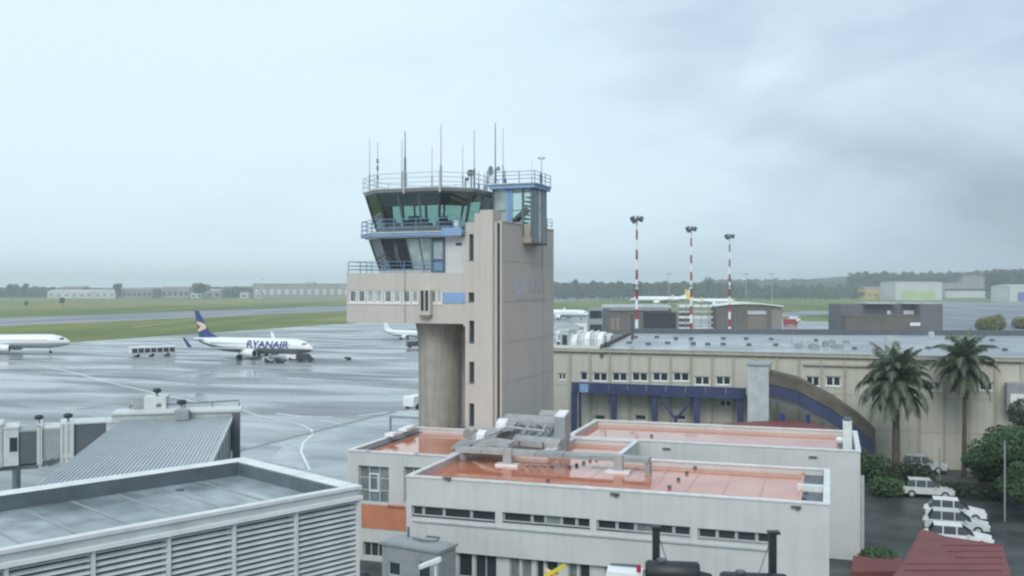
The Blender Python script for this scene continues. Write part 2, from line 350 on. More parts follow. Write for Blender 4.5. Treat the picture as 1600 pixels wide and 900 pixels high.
# ================================================================== SETTING
AF = Frame(0, 0, -20)             # the airfield grid
def sheet(name, pts, z, m, F=None):
    mb = MB(); mb.poly([(p[0], p[1], 0) for p in pts])
    o = mb.build(name, m, None, kind='structure')
    if F: o.location = (F.o.x, F.o.y, z); o.rotation_euler = (0, 0, R(F.deg))
    else: o.location = (0, 0, z)
    return o
sheet('ground', [(-4500,-1200),(4500,-1200),(4500,5500),(-4500,5500)], 0, M_['grass'])
sheet('apron', [(-252,-200),(900,-200),(900,300),(250,380),(90,430),(40,520),(-30,560),(-95,640),(-252,560)], .03, M_['apron'], AF)
sheet('taxiway', [(-490,-400),(-395,-400),(-390,2600),(-505,2600)], .03, M_['taxi'], AF)
sheet('grass_verge', [(-395,-400),(-372,-400),(-372,2400),(-390,2400)], .034, M_['grass_dry'], AF)
sheet('far_meadow', [(-900,-400),(-640,-400),(-700,3000),(-1000,3000)], .03, M_['grass_dry'], AF)
sheet('far_road', [(-1250,-400),(-1215,-400),(-1215,3000),(-1250,3000)], .03, M_['taxi'], AF)
def psheet(name, pl, z, m): return sheet(name, [tuple(ground(px, py)[:2]) for px, py in pl], z, m)
psheet('link_road', [(860,463.5),(960,458),(1350,463.5),(1350,466),(960,460.5),(860,466)], .034, M_['taxi'])
psheet('service_road', [(1225,488),(1500,476),(1500,481),(1220,495)], .034, M_['taxi'])
psheet('wet_yard', [(1468,520),(1465,472),(1700,474),(1700,520)], .038, M_['taxi'])
psheet('side_stand', [(660,634),(380,706),(330,740),(560,900),(700,760),(740,660)], .045, M_['road_light'])
# dark asphalt round the buildings on the near right
EF = Frame(5.1, 112, -20)
sheet('asphalt_yard', [(-2,-95),(120,-95),(120,-.05),(-2,-.05)], .05, M_['asphalt'], EF)
# painted lines, plus white strips for wet glints, on apron and taxiway
def line(name, pts, w, z=.04, m=None):
    P = [ground(*p) for p in pts]; mb = MB(); n = len(P); lf = []; rt = []
    for i in range(n):
        t = (P[min(i+1,n-1)]-P[max(i-1,0)]); t = Vector((-t.y, t.x, 0)).normalized()
        lf.append(P[i]+t*w/2); rt.append(P[i]-t*w/2)
    for i in range(n-1): mb.poly([lf[i], rt[i], rt[i+1], lf[i+1]])
    o = mb.build(name, m or M_['worn_paint' if w < .29 else 'paint'], None, kind='structure'); o.location.z = z; return o
line('apron_marking_and_streak', [(62,572),(110,581),(172,598),(240,614),(310,629)], .42)
line('apron_marking_and_streak', [(376,640),(410,652),(470,664),(487,672),(488,680),(474,692),(470,706),(484,735)], .30, .052)
line('apron_marking_and_streak', [(380,706),(440,690),(520,670),(640,641)], .22, .052)
line('apron_marking_and_streak', [(430,646),(470,651),(520,652)], .5)  # short white strips here put in for the sheen of puddles
line('apron_marking_and_streak', [(500,657),(535,663),(552,660)], .35)
line('apron_marking_and_streak', [(560,650),(600,646),(625,642)], .6)
line('apron_marking_and_streak', [(150,553),(165,553.5)], .5)
line('apron_marking_and_streak', [(205,512),(430,483)], .6, .036)
line('taxiway_glint', [(395,485.5),(505,482.5)], 2.2, .036)  # white strips painted as glints on the wet taxiway
line('taxiway_glint', [(100,502),(150,500.5)], 1.5, .036)
psheet('painted_island', [(418,722),(452,688),(468,712),(478,735)], .056, M_['worn_paint'])

random.seed(17)
M_['tyremark'] = mat('tyre_mark', (.10,.11,.115), .3, .5, noise=.2, ns=.3)
for pts in ([(300,600),(380,592),(470,600),(560,596)],[(120,640),(230,622),(330,606)],[(420,580),(520,576),(640,585)],[(60,610),(140,600),(260,588),(330,575)],[(500,690),(560,668),(640,655)]):
    line('tyre_track', pts, .35, .038, M_['tyremark']); line('tyre_track', [(x, y+2.2) for x, y in pts], .35, .038, M_['tyremark'])
line('kerb', [(656,633),(380,703.5)], .5, .054, M_['tyremark'])
# hills on the right horizon and a low wooded rise
def hill(name, prof, Y0, depth, m):
    mb = MB(); rings = []
    n = 90; x0, x1 = prof[0][0], prof[-1][0]
    def top(px):
        for (a, ya), (b, yb) in zip(prof, prof[1:]):
            if a <= px <= b: return ya+(yb-ya)*(px-a)/(b-a)
        return prof[-1][1]
    for k in range(9):
        f = k/8; Y = Y0+depth*f; s = math.sin(min(1, f*1.25)*math.pi/2)
        row = []
        for i in range(n+1):
            px = x0+(x1-x0)*i/n; h = HCAM-(top(px)-YH)/FPX*(Y0+depth*.8)
            X = (px-800)/FPX*(Y0+depth*.8)
            row.append((X, Y, max(-.5, h*s*(1+.03*math.sin(i*1.7+k)))-(.5 if k == 0 else 0)))
        rings.append(row)
    for k in range(8):
        for i in range(n): mb.add([rings[k][i], rings[k][i+1], rings[k+1][i+1], rings[k+1][i]], [(0,1,2,3)])
    return mb.build(name, m, None, True, kind='structure')
hill('wooded_hill', [(1080,447),(1180,441),(1290,436),(1335,432),(1420,431),(1530,425),(1600,421),(1750,418),(2000,427)], 2000, 900, M_['hill'])
hill('low_rise', [(700,447),(870,442),(1000,443),(1120,441),(1300,440)], 1900, 500, M_['hill'])
hill('far_rise', [(-300,448),(0,449),(200,450),(400,447),(560,446),(760,446)], 2300, 500, M_['hill'])

# ------------------------------------------------------------------ foliage
def leafblob(mb, c, rx, ry, rz, n, s, mi=0, lean=0):
    for _ in range(n):
        while True:
            p = Vector((random.uniform(-1,1), random.uniform(-1,1), random.uniform(-1,1)))
            if p.length < 1: break
        p = p.normalized()*(p.length**.5)
        q = Vector(c)+Vector((p.x*rx, p.y*ry, p.z*rz))
        a = Vector((random.uniform(-1,1), random.uniform(-1,1), random.uniform(-1,1))).normalized(); b = a.orthogonal().normalized()
        k = s*random.uniform(.6, 1.4)
        mb.add([q-a*k, q+b*k*.6, q+a*k, q-b*k*.5], [(0,1,2,3)], mi)
def tree(name, label, cat, loc, h, r, n, s, m, trunkm=None, group=None, blobs=7):
    T = thing(name, label, cat, loc, 0, group)
    t = MB(); t.path([(0,0,0),(r*.04,0,h*.3),(-r*.03,.02*h,h*.6)], [h*.035, h*.026, h*.015], 7)
    for k in range(4):
        a = k*1.7+.4; t.path([(0,0,h*.38),(math.cos(a)*r*.5, math.sin(a)*r*.5, h*.68)], [h*.014, h*.006], 5)
    t.build('trunk', trunkm or M_['bark'], T, True)
    mb = MB()
    for k in range(blobs):
        a = random.uniform(0, 6.28); d_ = random.uniform(.1, .62)*r; f = random.uniform(.42, .84)
        q = random.uniform(.35, .55)
        leafblob(mb, (math.cos(a)*d_, math.sin(a)*d_, h*f), r*q, r*q, h*.17, n//blobs, s)
    mb.build('crown', m, T)
    return T
def treeline(name, segs, m, seed):
    random.seed(seed); mb = MB()
    for (px0, px1, Y, pb, pt, jit, n, s) in segs:
        for _ in range(n):
            px = random.uniform(px0, px1); q = .5+.5*math.sin(px*.31)*math.sin(px*.13+1)
            top = pt+jit*q+random.uniform(-.3, .3)
            py = top+(pb-top)*abs(random.gauss(0, .45))
            if py > pb: py = pb
            c = at(px, Y+random.uniform(-30, 30), py)
            a = Vector((random.uniform(-1,1), random.uniform(-1,1), random.uniform(-1,1))).normalized(); b = a.orthogonal().normalized()
            k = s*random.uniform(.6, 1.5); mb.add([c-a*k, c+b*k*.7, c+a*k, c-b*k*.7], [(0,1,2,3)])
    return mb.build(name, m, None, kind='stuff', label='distant dark band of trees along the horizon', cat='trees')
t1 = treeline('tree_belt', [(-60,560,1950,465,454,5,8000,3.0),(-60,85,1900,465,448,4,2200,3.0),(230,330,1900,463,450,5,1800,3.0),(330,560,1900,463,449,4,3000,3.0)], M_['leaf_far'], 3)
t1['label'] = 'dark belt of distant trees along the left horizon behind the runway'
t2 = treeline('tree_belt', [(760,1180,1700,462,439.5,7,8500,2.9),(1180,1360,1750,464,444,8,3800,2.9),(860,1350,1500,466,455,4,3500,2.4)], M_['leaf_far'], 4)
t2['label'] = 'dark belt of distant trees between the tower and the hangars'
t3 = treeline('tree_belt', [(1330,1620,1850,462,424,6,4500,3.5),(1540,1640,1500,465,421,5,2500,3)], M_['leaf_far'], 5)
t4 = treeline('tree_belt', [(1100,1345,2600,445,436,4,3800,4.0)], M_['leaf_far'], 9); t4['label'] = 'faint row of trees along the crest of the hill above the floodlight masts'
t3['label'] = 'trees covering the slope behind the hangars on the right'
random.seed(11)
for px, Y, pt, w, lab in [(19,1700,445,17,'round tree at the far left horizon, leftmost'), (38,1700,443.5,14,'round tree at the far left horizon, second from the left edge'),
        (184,1700,442,14,'lone round tree rising behind the white sheds'), (315,1650,443,26,'broad dark tree right of the white sheds near the long grey building'),
        (98,1000,464,9,'small dark bush in the meadow beyond the taxiway, left'), (41,950,471,8,'small low bush in the meadow near the left edge'),
        (902,1500,437,12,'tree standing proud of the treeline just right of the tower'), (1105,1400,433,12,'tree top above the treeline behind the middle floodlight mast'),
        (1330,1750,426,16,'bushy tree crowning the wooded hill above the yellow building'), (1560,1400,420,34,'large dark tree mass above the blue and white hangar')]:
    b = at(px, Y, pt); h = max(3.0, b.z); r = w/2/FPX*Y*1.15
    tree('tree' if h > 8 else 'bush', lab, 'tree' if h > 8 else 'bush', (b.x, Y, 0), h*1.08, r, 420, r*.16, M_['leaf_far'], group='single trees on the horizon')

# ------------------------------------------------------------------ far buildings on the left horizon
def farbuild(name, label, px0, px1, pt, pb, m, roofm=None, rise=0, depth=25, nwin=0, wm=None, Y=None, deg=0, band=None):
    Y = Y or (HCAM*FPX/(pb-YH) if pb > 464 else 1700+(463.5-pb)*18); F = Frame((px0-800)/FPX*Y, Y, deg); x1 = F.sx(px1, 0); h = F.z(0, 0, pt)
    T = fthing(name, label, 'building', F); mb = MB(); facade(mb, lambda s,d,z: (s, d, z), 0, x1, 0, h, [], .3)
    mb.poly([(x1,0,0),(x1,depth,0),(x1,depth,h),(x1,0,h)]); mb.poly([(0,depth,0),(0,0,0),(0,0,h),(0,depth,h)]); mb.poly([(x1,depth,0),(0,depth,0),(0,depth,h),(x1,depth,h)])
    mb.build('wall', m, T)
    rb = MB(); e = .6
    if rise: rb.add([(-e,-e,h),(x1+e,-e,h),(x1+e,depth+e,h),(-e,depth+e,h),(-e,depth/2,h+rise),(x1+e,depth/2,h+rise)], [(0,1,5,4),(3,4,5,2),(1,2,5),(0,4,3),(0,3,2,1)])
    else: rb.box(-e,-e,h,x1+e,depth+e,h+.5)
    rb.build('roof', roofm or m, T)
    for i in range(nwin):
        a = x1*(i+.25)/nwin; b = x1*(i+.75)/nwin; w = MB(); w.box(a, -.15, h*.25, b, .05, h*.62); w.build('window', wm or M_['dark'], T)
    if band: w = MB(); w.box(x1*band[0], -.2, h*band[2], x1*band[1], .05, h*band[3]); w.build('door', band[4], T)
    return T, F, x1, h
farbuild('warehouse', 'long low white warehouse on the left horizon', 74, 146, 455.5, 461.5, M_['far_white'], M_['far_white'], 3, 40, 6, M_['far_grey'])
farbuild('warehouse', 'short white warehouse under the lone round tree', 147, 180, 454.5, 463, M_['far_white'], M_['far_white'], 2, 40, 3, M_['far_grey'])
farbuild('house_block', 'brown industrial block right of the white warehouses', 182, 238, 452.5, 463, M_['far_brown'], M_['far_grey'], 2, 40, 7, M_['dark'])
farbuild('house_block', 'dark small block at the back of the left horizon', 97, 130, 449.5, 458, M_['far_brown'], M_['far_grey'], 3, 30)
farbuild('house_block', 'grey block left of the broad dark tree', 252, 296, 449.5, 461, M_['far_grey'], M_['far_grey'], 2, 30, 5, M_['dark'])
farbuild('house_block', 'low pale house group beside the broad dark tree', 298, 316, 457.5, 462.5, M_['far_white'], M_['far_brown'], 2, 20, 2)
farbuild('house_block', 'small pale house in the middle of the left horizon', 322, 345, 453.5, 461, M_['far_grey'], M_['far_white'], 2, 20, 2)
farbuild('house_block', 'tiny white house left of the long grey building', 375, 388, 457.5, 462, M_['far_white'], M_['far_brown'], 2, 20, 1)
farbuild('house_block', 'tiny white house in front of the long grey building', 399, 408, 458, 462, M_['far_white'], M_['far_brown'], 2, 20, 1)
farbuild('long_terminal', 'long grey building with a pale band reaching the control tower', 395, 560, 443.5, 459, M_['far_grey'], M_['far_grey'], 0, 60, 14, M_['far_white'])
farbuild('radome_block', 'small light grey block rising above the long grey building', 477, 490, 441, 458, M_['far_white'], M_['far_grey'], 0, 20)

# ------------------------------------------------------------------ hangars and sheds on the right
farbuild('ochre_building', 'ochre yellow building left of the white hangar', 1354, 1402, 452, 468, M_['yel_wall'], M_['far_brown'], 4, 40, 5, M_['far_brown'])
farbuild('white_hangar', 'large white hangar with a pale green door', 1399, 1472, 441, 469, M_['far_white'], M_['far_white'], 1, 60, 0, None, None, 0, (.14,.86,.08,.5,M_['far_green']))
T, F, x1, h = farbuild('grey_hangar', 'long grey building with dark strip right of the white hangar', 1474, 1550, 442, 466, M_['far_grey'], M_['far_grey'], 0, 60, 0, None, None, 0, (.03,.97,.50,.62,M_['dark']))
w = MB(); w.box(x1*.05, -.3, .5, x1*.97, -.05, h*.45); w.build('door', M_['far_white'], T)
b = at(1522, 1820, 441); T = thing('arched_hangar', 'beige arched hangar roof behind the long grey building', 'building', (b.x, 1820, 0))
mb = MB(); rr = 30; rings = []
for y in (0, 60): rings.append([(math.cos(math.pi*i/14)*rr*1.0, y, b.z-2+math.sin(math.pi*i/14)*15) for i in range(15)]+[(-rr,y,0),(rr,y,0)])
mb.loft(rings); mb.build('roof', M_['far_brown'], T)
mb = MB(); mb.add([(math.cos(math.pi*i/14)*rr*.8, -.5, b.z-2+math.sin(math.pi*i/14)*9) for i in range(15)], [tuple(range(15))]); mb.build('door', M_['far_grey'], T)
farbuild('blue_white_hangar', 'white building with a blue door at the right edge', 1578, 1680, 447, 472, M_['far_white'], M_['far_white'], 2, 50, 0, None, None, 0, (.12,.9,.05,.62,mat('violet_blue_door',(.12,.14,.45),.6,noise=.1,ns=.1)))
def farbush(lab, px, py, h, r):
    p = ground(px, py); T = thing('bush', lab, 'bush', (p.x, p.y, .04)); mb = MB()
    for k in range(9): a = k*2.1; q = random.uniform(.3,.6); hh = h*random.uniform(.55,1); leafblob(mb, (math.cos(a)*r*q, math.sin(a)*r*q, hh*.45), r*.42, r*.42, hh*.48, 330, .42)
    mb.build('foliage', M_['leaf_yel'], T); mb = MB(); mb.path([(0,0,0),(0,0,h*.5)], .3, 6); mb.build('stem', M_['bark'], T)
b = ground(1567, 516); T = thing('dark_tower', 'dark grey square tower near the right edge', 'tower', (b.x, 395, 0), R(-12))
mb = MB(); mb.box(0,0,0,5.2,5,4.2); mb.build('base', M_['grey_wall'], T); mb = MB(); mb.box(-.2,-.2,4.2,5.4,5.2,12.2); mb.build('head', M_['dk_panel'], T)  # paler lower block stands in for the tower's reflection in the wet ground
mb = MB(); mb.box(-.4,-.4,12.2,5.6,5.4,12.6); mb.build('roof', M_['dk_panel'], T)
farbush('yellow green bush left of the dark square tower', 1548, 517, 8.5, 7.5)
farbush('green bush right of the dark square tower', 1602, 514, 6.5, 7)

# slate grey two part building
def boxbuild(name, label, F, x0, x1, depth, h, m, rm, ops=(), over=.3, rt=.35, wm=None, nx=2, fr=None):
    T = fthing(name, label, 'building', F); mb = MB(); Mf = lambda s,d,z: (s, d, z)
    facade(mb, Mf, x0, x1, 0, h, list(ops), .3)
    mb.poly([(x1,0,0),(x1,depth,0),(x1,depth,h),(x1,0,h)]); mb.poly([(x0,depth,0),(x0,0,0),(x0,0,h),(x0,depth,h)]); mb.poly([(x1,depth,0),(x0,depth,0),(x0,depth,h),(x1,depth,h)])
    mb.build('wall', m, T)
    rb = MB(); rb.box(x0-over, -over, h, x1+over, depth+over, h+rt); rb.build('roof', rm, T)
    for o in ops: window(T, Mf, o, fr or M_['grey_metal'], wm or M_['dark'], .3, nx, 1, .12)
    return T
Yb = 360; F = Frame((1322-800)/FPX*Yb, Yb, 0); wx = F.sx(1473, 0); hz = F.z(0, 0, 475)
xs_ = F.sx(1438, 0)
T = fthing('slate_building', 'slate grey two part building in front of the white hangar', 'building', F)
mb = MB(); mb.box(xs_, 0, 0, wx, 20, hz); mb.build('tall_block', M_['grey_wall'], T)
mb = MB(); mb.box(0, 6, 0, xs_-.02, 20, hz-.2); mb.build('rear_block', M_['grey_wall'], T)
mb = MB(); hl = F.z(0, 0, 494); mb.box(0, .0, 0, xs_-.02, 5.98, hl); mb.build('low_block', M_['brown_wall'], T)
mb = MB(); mb.box(-.2, -.2, hl, xs_-.03, 5.97, hl+.35); mb.build('low_roof', M_['grey_wall'], T)
for a, b_ in ((1357,1405),(1417,1442),(1447,1470)):
    mb = MB(); mb.box(F.sx(a,0), 2, hz, F.sx(b_,0), 14, hz+.45); mb.build('roof_strip', M_['lgrey'], T)
for a, b_, c_, d_ in ((1412,1438,485,491),(1422,1438,504,509),(1386,1392,485,491)):
    yy = 5.9 if c_ < 495 else 0
    mb = MB(); mb.box(F.sx(a,yy), yy-.15, F.z(0,yy,d_), F.sx(b_,yy)-.05, yy+.05, F.z(0,yy,c_)); mb.build('pale_shutter', M_['white'], T)
# brown building with open garage (middle distance)
Yb = 385; F = Frame((944-800)/FPX*Yb, Yb, -4); x1 = F.sx(1046, 0); h = F.z(0, 0, 481)
op = (F.sx(1005,0), F.sx(1041,0), 0, F.z(0,0,488))
T = boxbuild('garage_building', 'brown building with open dark garage behind the first floodlight mast', F, 0, x1, 22, h, M_['brown_wall'], M_['lgrey'], [], .6, 1.0)
mb = MB(); mb.box(op[0], -.12, .1, F.sx(1056,0), -.02, op[3]); mb.build('garage_dark_opening', M_['dark'], T)  # dark sheet on the wall gives the shaded inside of the open garage
mb = MB(); mb.box(x1+.62, .5, 0, F.sx(1078,0), 18, h-.4); mb.build('side_annex', mat('greige_wall',(.32,.31,.25),.8,noise=.1,ns=.2), T)
for i in range(7):
    mb = MB(); s = op[0]*(.05+i*.13); mb.box(s, -.1, h*.15, s+op[0]*.09, .04, h*.62); mb.build('panel', M_['far_brown'] if i < 3 else M_['grey_wall'], T)
mb = MB(); mb.box(.3, -.7, h-1.0, x1-.3, -.62, h-.25); mb.build('fascia', M_['grey_metal'], T)
# striped metal stair block between the two
Yb = 380; F = Frame((1060-800)/FPX*Yb, Yb, 0)
T = fthing('steel_gantry', 'pale steel stair gantry between the brown buildings', 'gantry', F); wx = F.sx(1119, 0); h = F.z(0,0,471)
for i in range(5): mb = MB(); z = 2+i*(h-2)/5; mb.box(0, 0, z, wx, 4, z+.9); mb.build('deck', M_['lgrey'] if i % 2 else M_['white'], T)
for i in range(6): mb = MB(); x = wx*i/5; mb.box(x-.15, -.2, 0, x+.15, .0, h); mb.build('post', M_['grey_metal'], T)
# dark hall with white sloping roof
Yb = 370; F = Frame((1119-800)/FPX*Yb, Yb, -6); x1 = F.sx(1222, 0); h = F.z(0,0,478)
T = fthing('dark_hall', 'dark brown hall with a curved white roof beside the steel gantry', 'building', F)
xm = F.sx(1205, 0)
mb = MB(); mb.box(0, 0, 0, xm, 20, h); mb.build('wall', M_['brown_wall'], T)
mb = MB(); mb.box(xm+.01, .6, 0, x1, 19, h-.3); mb.build('side_wall', mat('hall_side',(.24,.225,.20),.8,noise=.1,ns=.2), T)
mb = MB(); pr = []
for i in range(13):
    f = i/12; pr.append((-.5+(x1+1)*f, h+.15+1.1*math.sin(math.pi*min(1, f*1.05))))
mb.loft([[(x, y, z) for x, z in pr]+[(x, y, z-.35) for x, z in pr[::-1]] for y in (-.8, 21)]); mb.build('roof', M_['white'], T)
mb = MB(); mb.box(F.sx(1168,0), -.25, h*.72, F.sx(1197,0), -.05, h*.84); mb.build('sign_board', M_['lgrey'], T)
mb = MB(); mb.box(F.sx(1168,0), -.12, 0, F.sx(1197,0), -.02, h*.66); mb.build('shutter', mat('brown_shutter',(.20,.17,.145),.7,noise=.15,ns=.3), T)
for i in range(6): mb = MB(); s = .5+i*1.55; mb.box(s, -.1, h*.2, s+.9, -.01, h*.6); mb.build('window', M_['grey_wall'], T)
mb = MB(); mb.box(F.sx(1210,0), -1.4, 0, F.sx(1221,0), .3, 2.6); mb.build('white_annex', M_['white'], T)

# ================================================================== vehicles
def make_car(name, label, body, length=4.3, h=1.48, w=1.75):
    T = thing(name, label, 'car'); L2 = length/2; hw = w/2
    pr = [(-L2,.35),(-L2,.80),(-L2+.35,.92),(L2-1.15,.92),(L2-.12,.74),(L2,.38)]
    mb = MB(); mb.loft([[(x, y, z) for x, z in [(p[0]*k, p[1]) for p in pr]] for y, k in ((-hw,.97),(-hw+.1,1),(hw-.1,1),(hw,.97))]); mb.build('body', body, T, True)
    cab = [(-L2+.30,.90),(-L2+.62,h),(L2-1.95,h),(L2-1.15,.90)]
    mb = MB(); mb.loft([[(x,-hw+.06,z) if z < 1 else (x,-hw+.25,z) for x, z in cab], [(x,hw-.06,z) if z < 1 else (x,hw-.25,z) for x, z in cab]]); mb.build('cabin', M_['dglass'], T)
    mb = MB(); mb.box(-L2+.60, -hw+.23, h-.02, L2-1.93, hw-.23, h+.035); mb.build('roof', body, T)
    for sx_ in (-L2+.8, L2-.8):
        for sy_ in (-hw+.08, hw-.08):
            mb = MB(); mb.path([(sx_, sy_-.1, .33), (sx_, sy_+.1, .33)], .33, 12); wv = mb.build('wheel', M_['tyre'], T)
            mb = MB(); mb.path([(sx_, sy_-.112, .33), (sx_, sy_+.112, .33)], .19, 10); mb.build('rim', M_['lgrey'], wv)
    mb = MB(); mb.box(L2-.02, -hw+.15, .36, L2+.06, hw-.15, .56); mb.box(-L2-.06, -hw+.15, .36, -L2+.02, hw-.15, .56); mb.build('bumper', M_['car_dark'], T)
    mb = MB(); mb.box(-L2-.075, -.26, .60, -L2-.01, .26, .72); mb.build('number_plate', M_['white'], T)
    for x in (-L2+1.15, -L2+2.0):
        mb = MB(); mb.box(x-.04, -hw+.05, .9, x+.04, -hw+.25, h-.04); mb.box(x-.04, hw-.25, .9, x+.04, hw-.05, h-.04); mb.build('door_pillar', body, T)
    for sy_ in (-1, 1):
        mb = MB(); mb.box(L2-1.65, sy_*(hw+.14), .88, L2-1.5, sy_*(hw-.02), 1.0); mb.build('mirror', body, T)
        mb = MB(); mb.box(L2-.12, sy_*(hw-.42), .58, L2-.02, sy_*(hw-.1), .72); mb.build('headlight', M_['white'], T)
        mb = MB(); mb.box(-L2-.02, sy_*(hw-.35), .62, -L2+.04, sy_*(hw-.08), .80); mb.build('taillight', M_['car_red'], T)
    return T
car0 = make_car('parked_car', 'x', M_['white'])
def car(px, py, rz, label, body=None, group='cars parked beside the buildings', first=[True]):
    if first[0]: c = car0; first[0] = False
    else: c = copy_tree(car0)
    p = ground(px, py); place(c, (p.x, p.y, .055), R(rz), label); c['group'] = group; c['category'] = 'car'
    if body:
        for o in c.children:
            if o.name.startswith(('body', 'roof', 'mirror', 'door_pillar')):
                o.data = o.data.copy(); o.data.materials.clear(); o.data.materials.append(M_[body])
    return c
for i, (px, py, lab) in enumerate([(1492,813,'white car in the row above the red roof, farthest of the row'), (1494,832,'white car in the row above the red roof, second from the far end'), (1497,853,'white car in the row above the red roof, nearest to the red roof'), (1449,777,'white car standing apart behind the row near the palm bushes')]):
    cc_ = car(px, py, -20+random.uniform(-3, 3), lab, 'offwhite' if i % 2 else None); cc_.scale = (random.uniform(.92,1.06), 1, random.uniform(.95,1.12))
car(1436, 702, 75, 'silver car under the palms close to the beige terminal wall', 'lgrey')
car(1424, 722, -20, 'dark car parked between the trunks of the two palms', 'car_dark')
car(1442, 738, -22, 'silver grey car nearest the bushes below the palms', 'lgrey')
car(1478, 712, 70, 'white car half hidden by the right palm trunk')

def make_van(name, label, cat, body, L_=5.5, h=2.4, w=2.0, glassband=True):
    T = thing(name, label, cat); hw = w/2; L2 = L_/2
    pr = [(-L2,.4),(-L2,h-.1),(-L2+.1,h),(L2-1.3,h),(L2-.55,h*.56),(L2-.05,h*.46),(L2,.4)]
    mb = MB(); mb.loft([[(x,y,z) for x, z in pr] for y in (-hw, hw)]); mb.build('body', body, T)
    mb = MB(); mb.add([(L2-1.2,-hw+.1,h-.08),(L2-.56,-hw+.1,h*.58),(L2-.56,hw-.1,h*.58),(L2-1.2,hw-.1,h-.08)], [(0,1,2,3)])
    for v in range(len(mb.v)): mb.v[v] = (mb.v[v][0]+.05, mb.v[v][1], mb.v[v][2]+.02)
    mb.build('windscreen', M_['dglass'], T)
    for s_ in (-1, 1):
        mb = MB(); mb.box(L2-2.0, s_*(hw+.01), h*.55, L2-1.25, s_*(hw-.03), h*.85); mb.build('side_window', M_['dglass'], T)
    for sx_ in (-L2+1, L2-1):
        for sy_ in (-hw+.1, hw-.1): mb = MB(); mb.path([(sx_, sy_-.13, .38), (sx_, sy_+.13, .38)], .38, 12); mb.build('wheel', M_['tyre'], T)
    return T
for px, py, rz, nm, lab, cat, bd, L_, h in [
        (463,563,-10,'tow_tractor','low white tow tractor under the nose of the blue tailed airliner','tractor','white',4.5,1.5),
        (477,565,10,'tow_tractor','dark tow tractor in front of the nose gear of the blue tailed airliner','tractor','car_dark',4.5,1.9),
        (652,637,60,'service_van','small white van at the left foot of the tower pillar','van','white',4.6,1.9),
        (650,543,20,'service_vehicle','dark service vehicle left of the pillar, beyond the aircraft nose','vehicle','car_dark',6,2),
        (1235,508,-5,'fire_truck','red truck at the right end of the dark hall','truck','car_red',7,3.0),
        (1242,503,20,'service_van','white van behind the red truck','van','white',6,3.0),
        (1316,512,160,'fire_truck','small red vehicle at the left end of the slate grey building','truck','car_red',4.4,2.8),
        (420,566,-15,'baggage_cart','small grey baggage cart under the wing of the blue tailed airliner','cart','lgrey',2.6,1.3),
        (438,567,-15,'baggage_cart','small dark baggage cart behind the grey one by the airliner','cart','car_dark',2.6,1.3),
        (410,556,20,'belt_loader','low pale belt loader beside the airliner engine','loader','lgrey',4.0,1.4),
        (545,563,0,'baggage_cart','tiny dark cart alone on the apron right of the airliner','cart','car_dark',1.6,.9)]:
    p = ground(px, py); Tv = make_van(nm, lab, cat, M_[bd], L_, h, 2.0 if h > 1 else 1.0); place(Tv, (p.x, p.y, .04), R(rz))
p = ground(1135, 506); T = thing('light_aircraft', 'small orange and white light aircraft in front of the dark hall', 'aircraft', (p.x, 345, 0), R(-4))
mb = MB(); mb.path([(-4.2,0,1.9),(-1.5,0,1.6),(1,0,1.5),(3,0,1.4),(4.2,0,1.3)], [.15,.5,.75,.6,.25], 10); mb.build('fuselage', mat('orange_paint',(.75,.30,.18),.4,noise=.1,ns=1), T, True)
mb = MB(); mb.box(0,-5.5,2.3,1.6,5.5,2.45); mb.build('wing', M_['white'], T)
mb = MB(); mb.add([(-4.4,-.06,1.9),(-3.2,-.06,1.9),(-4.1,-.06,3.3),(-4.7,-.06,3.3),(-4.4,.06,1.9),(-3.2,.06,1.9),(-4.1,.06,3.3),(-4.7,.06,3.3)], [(0,1,2,3),(7,6,5,4),(0,4,5,1),(1,5,6,2),(2,6,7,3),(3,7,4,0)]); mb.build('fin', M_['mast_red'], T)
for x, y in ((2.6,0),(.2,-1),(.2,1)): mb = MB(); mb.path([(x,y-.1,.3),(x,y+.1,.3)],.3,10); mb.path([(x,y,.3),(x,y*.4,1.3)],.06,6); mb.build('wheel', M_['tyre'], T)

# apron bus
p = ground(238, 557); T = thing('apron_bus', 'pale roofed apron bus between the two airliners on the left', 'bus', (p.x, p.y, .04), R(36))
T.scale = (1.12,1,1)
mb = MB(); mb.box(-5.2,-1.4,.45,5.2,1.4,1.15); mb.build('skirt', M_['lgrey'], T)
mb = MB(); mb.box(-5.1,-1.35,1.15,5.1,1.35,2.35); mb.build('glazing', M_['dglass'], T)
for i in range(8): mb = MB(); x = -5.1+i*1.457; mb.box(x-.08,-1.4,1.15,x+.08,1.4,2.35); mb.build('pillar', M_['white'], T)
mb = MB(); mb.prism([(-5.25,-1.42),(5.25,-1.42),(5.25,1.42),(-5.25,1.42)], 2.35, 2.75); mb.box(-3,-.8,2.75,-.5,.8,2.95); mb.build('roof', M_['white'], T)
for x in (-3.6,-.2,3.4):
    for y in (-1.25,1.25): mb = MB(); mb.path([(x,y-.15,.45),(x,y+.15,.45)],.45,12); mb.build('wheel', M_['tyre'], T)

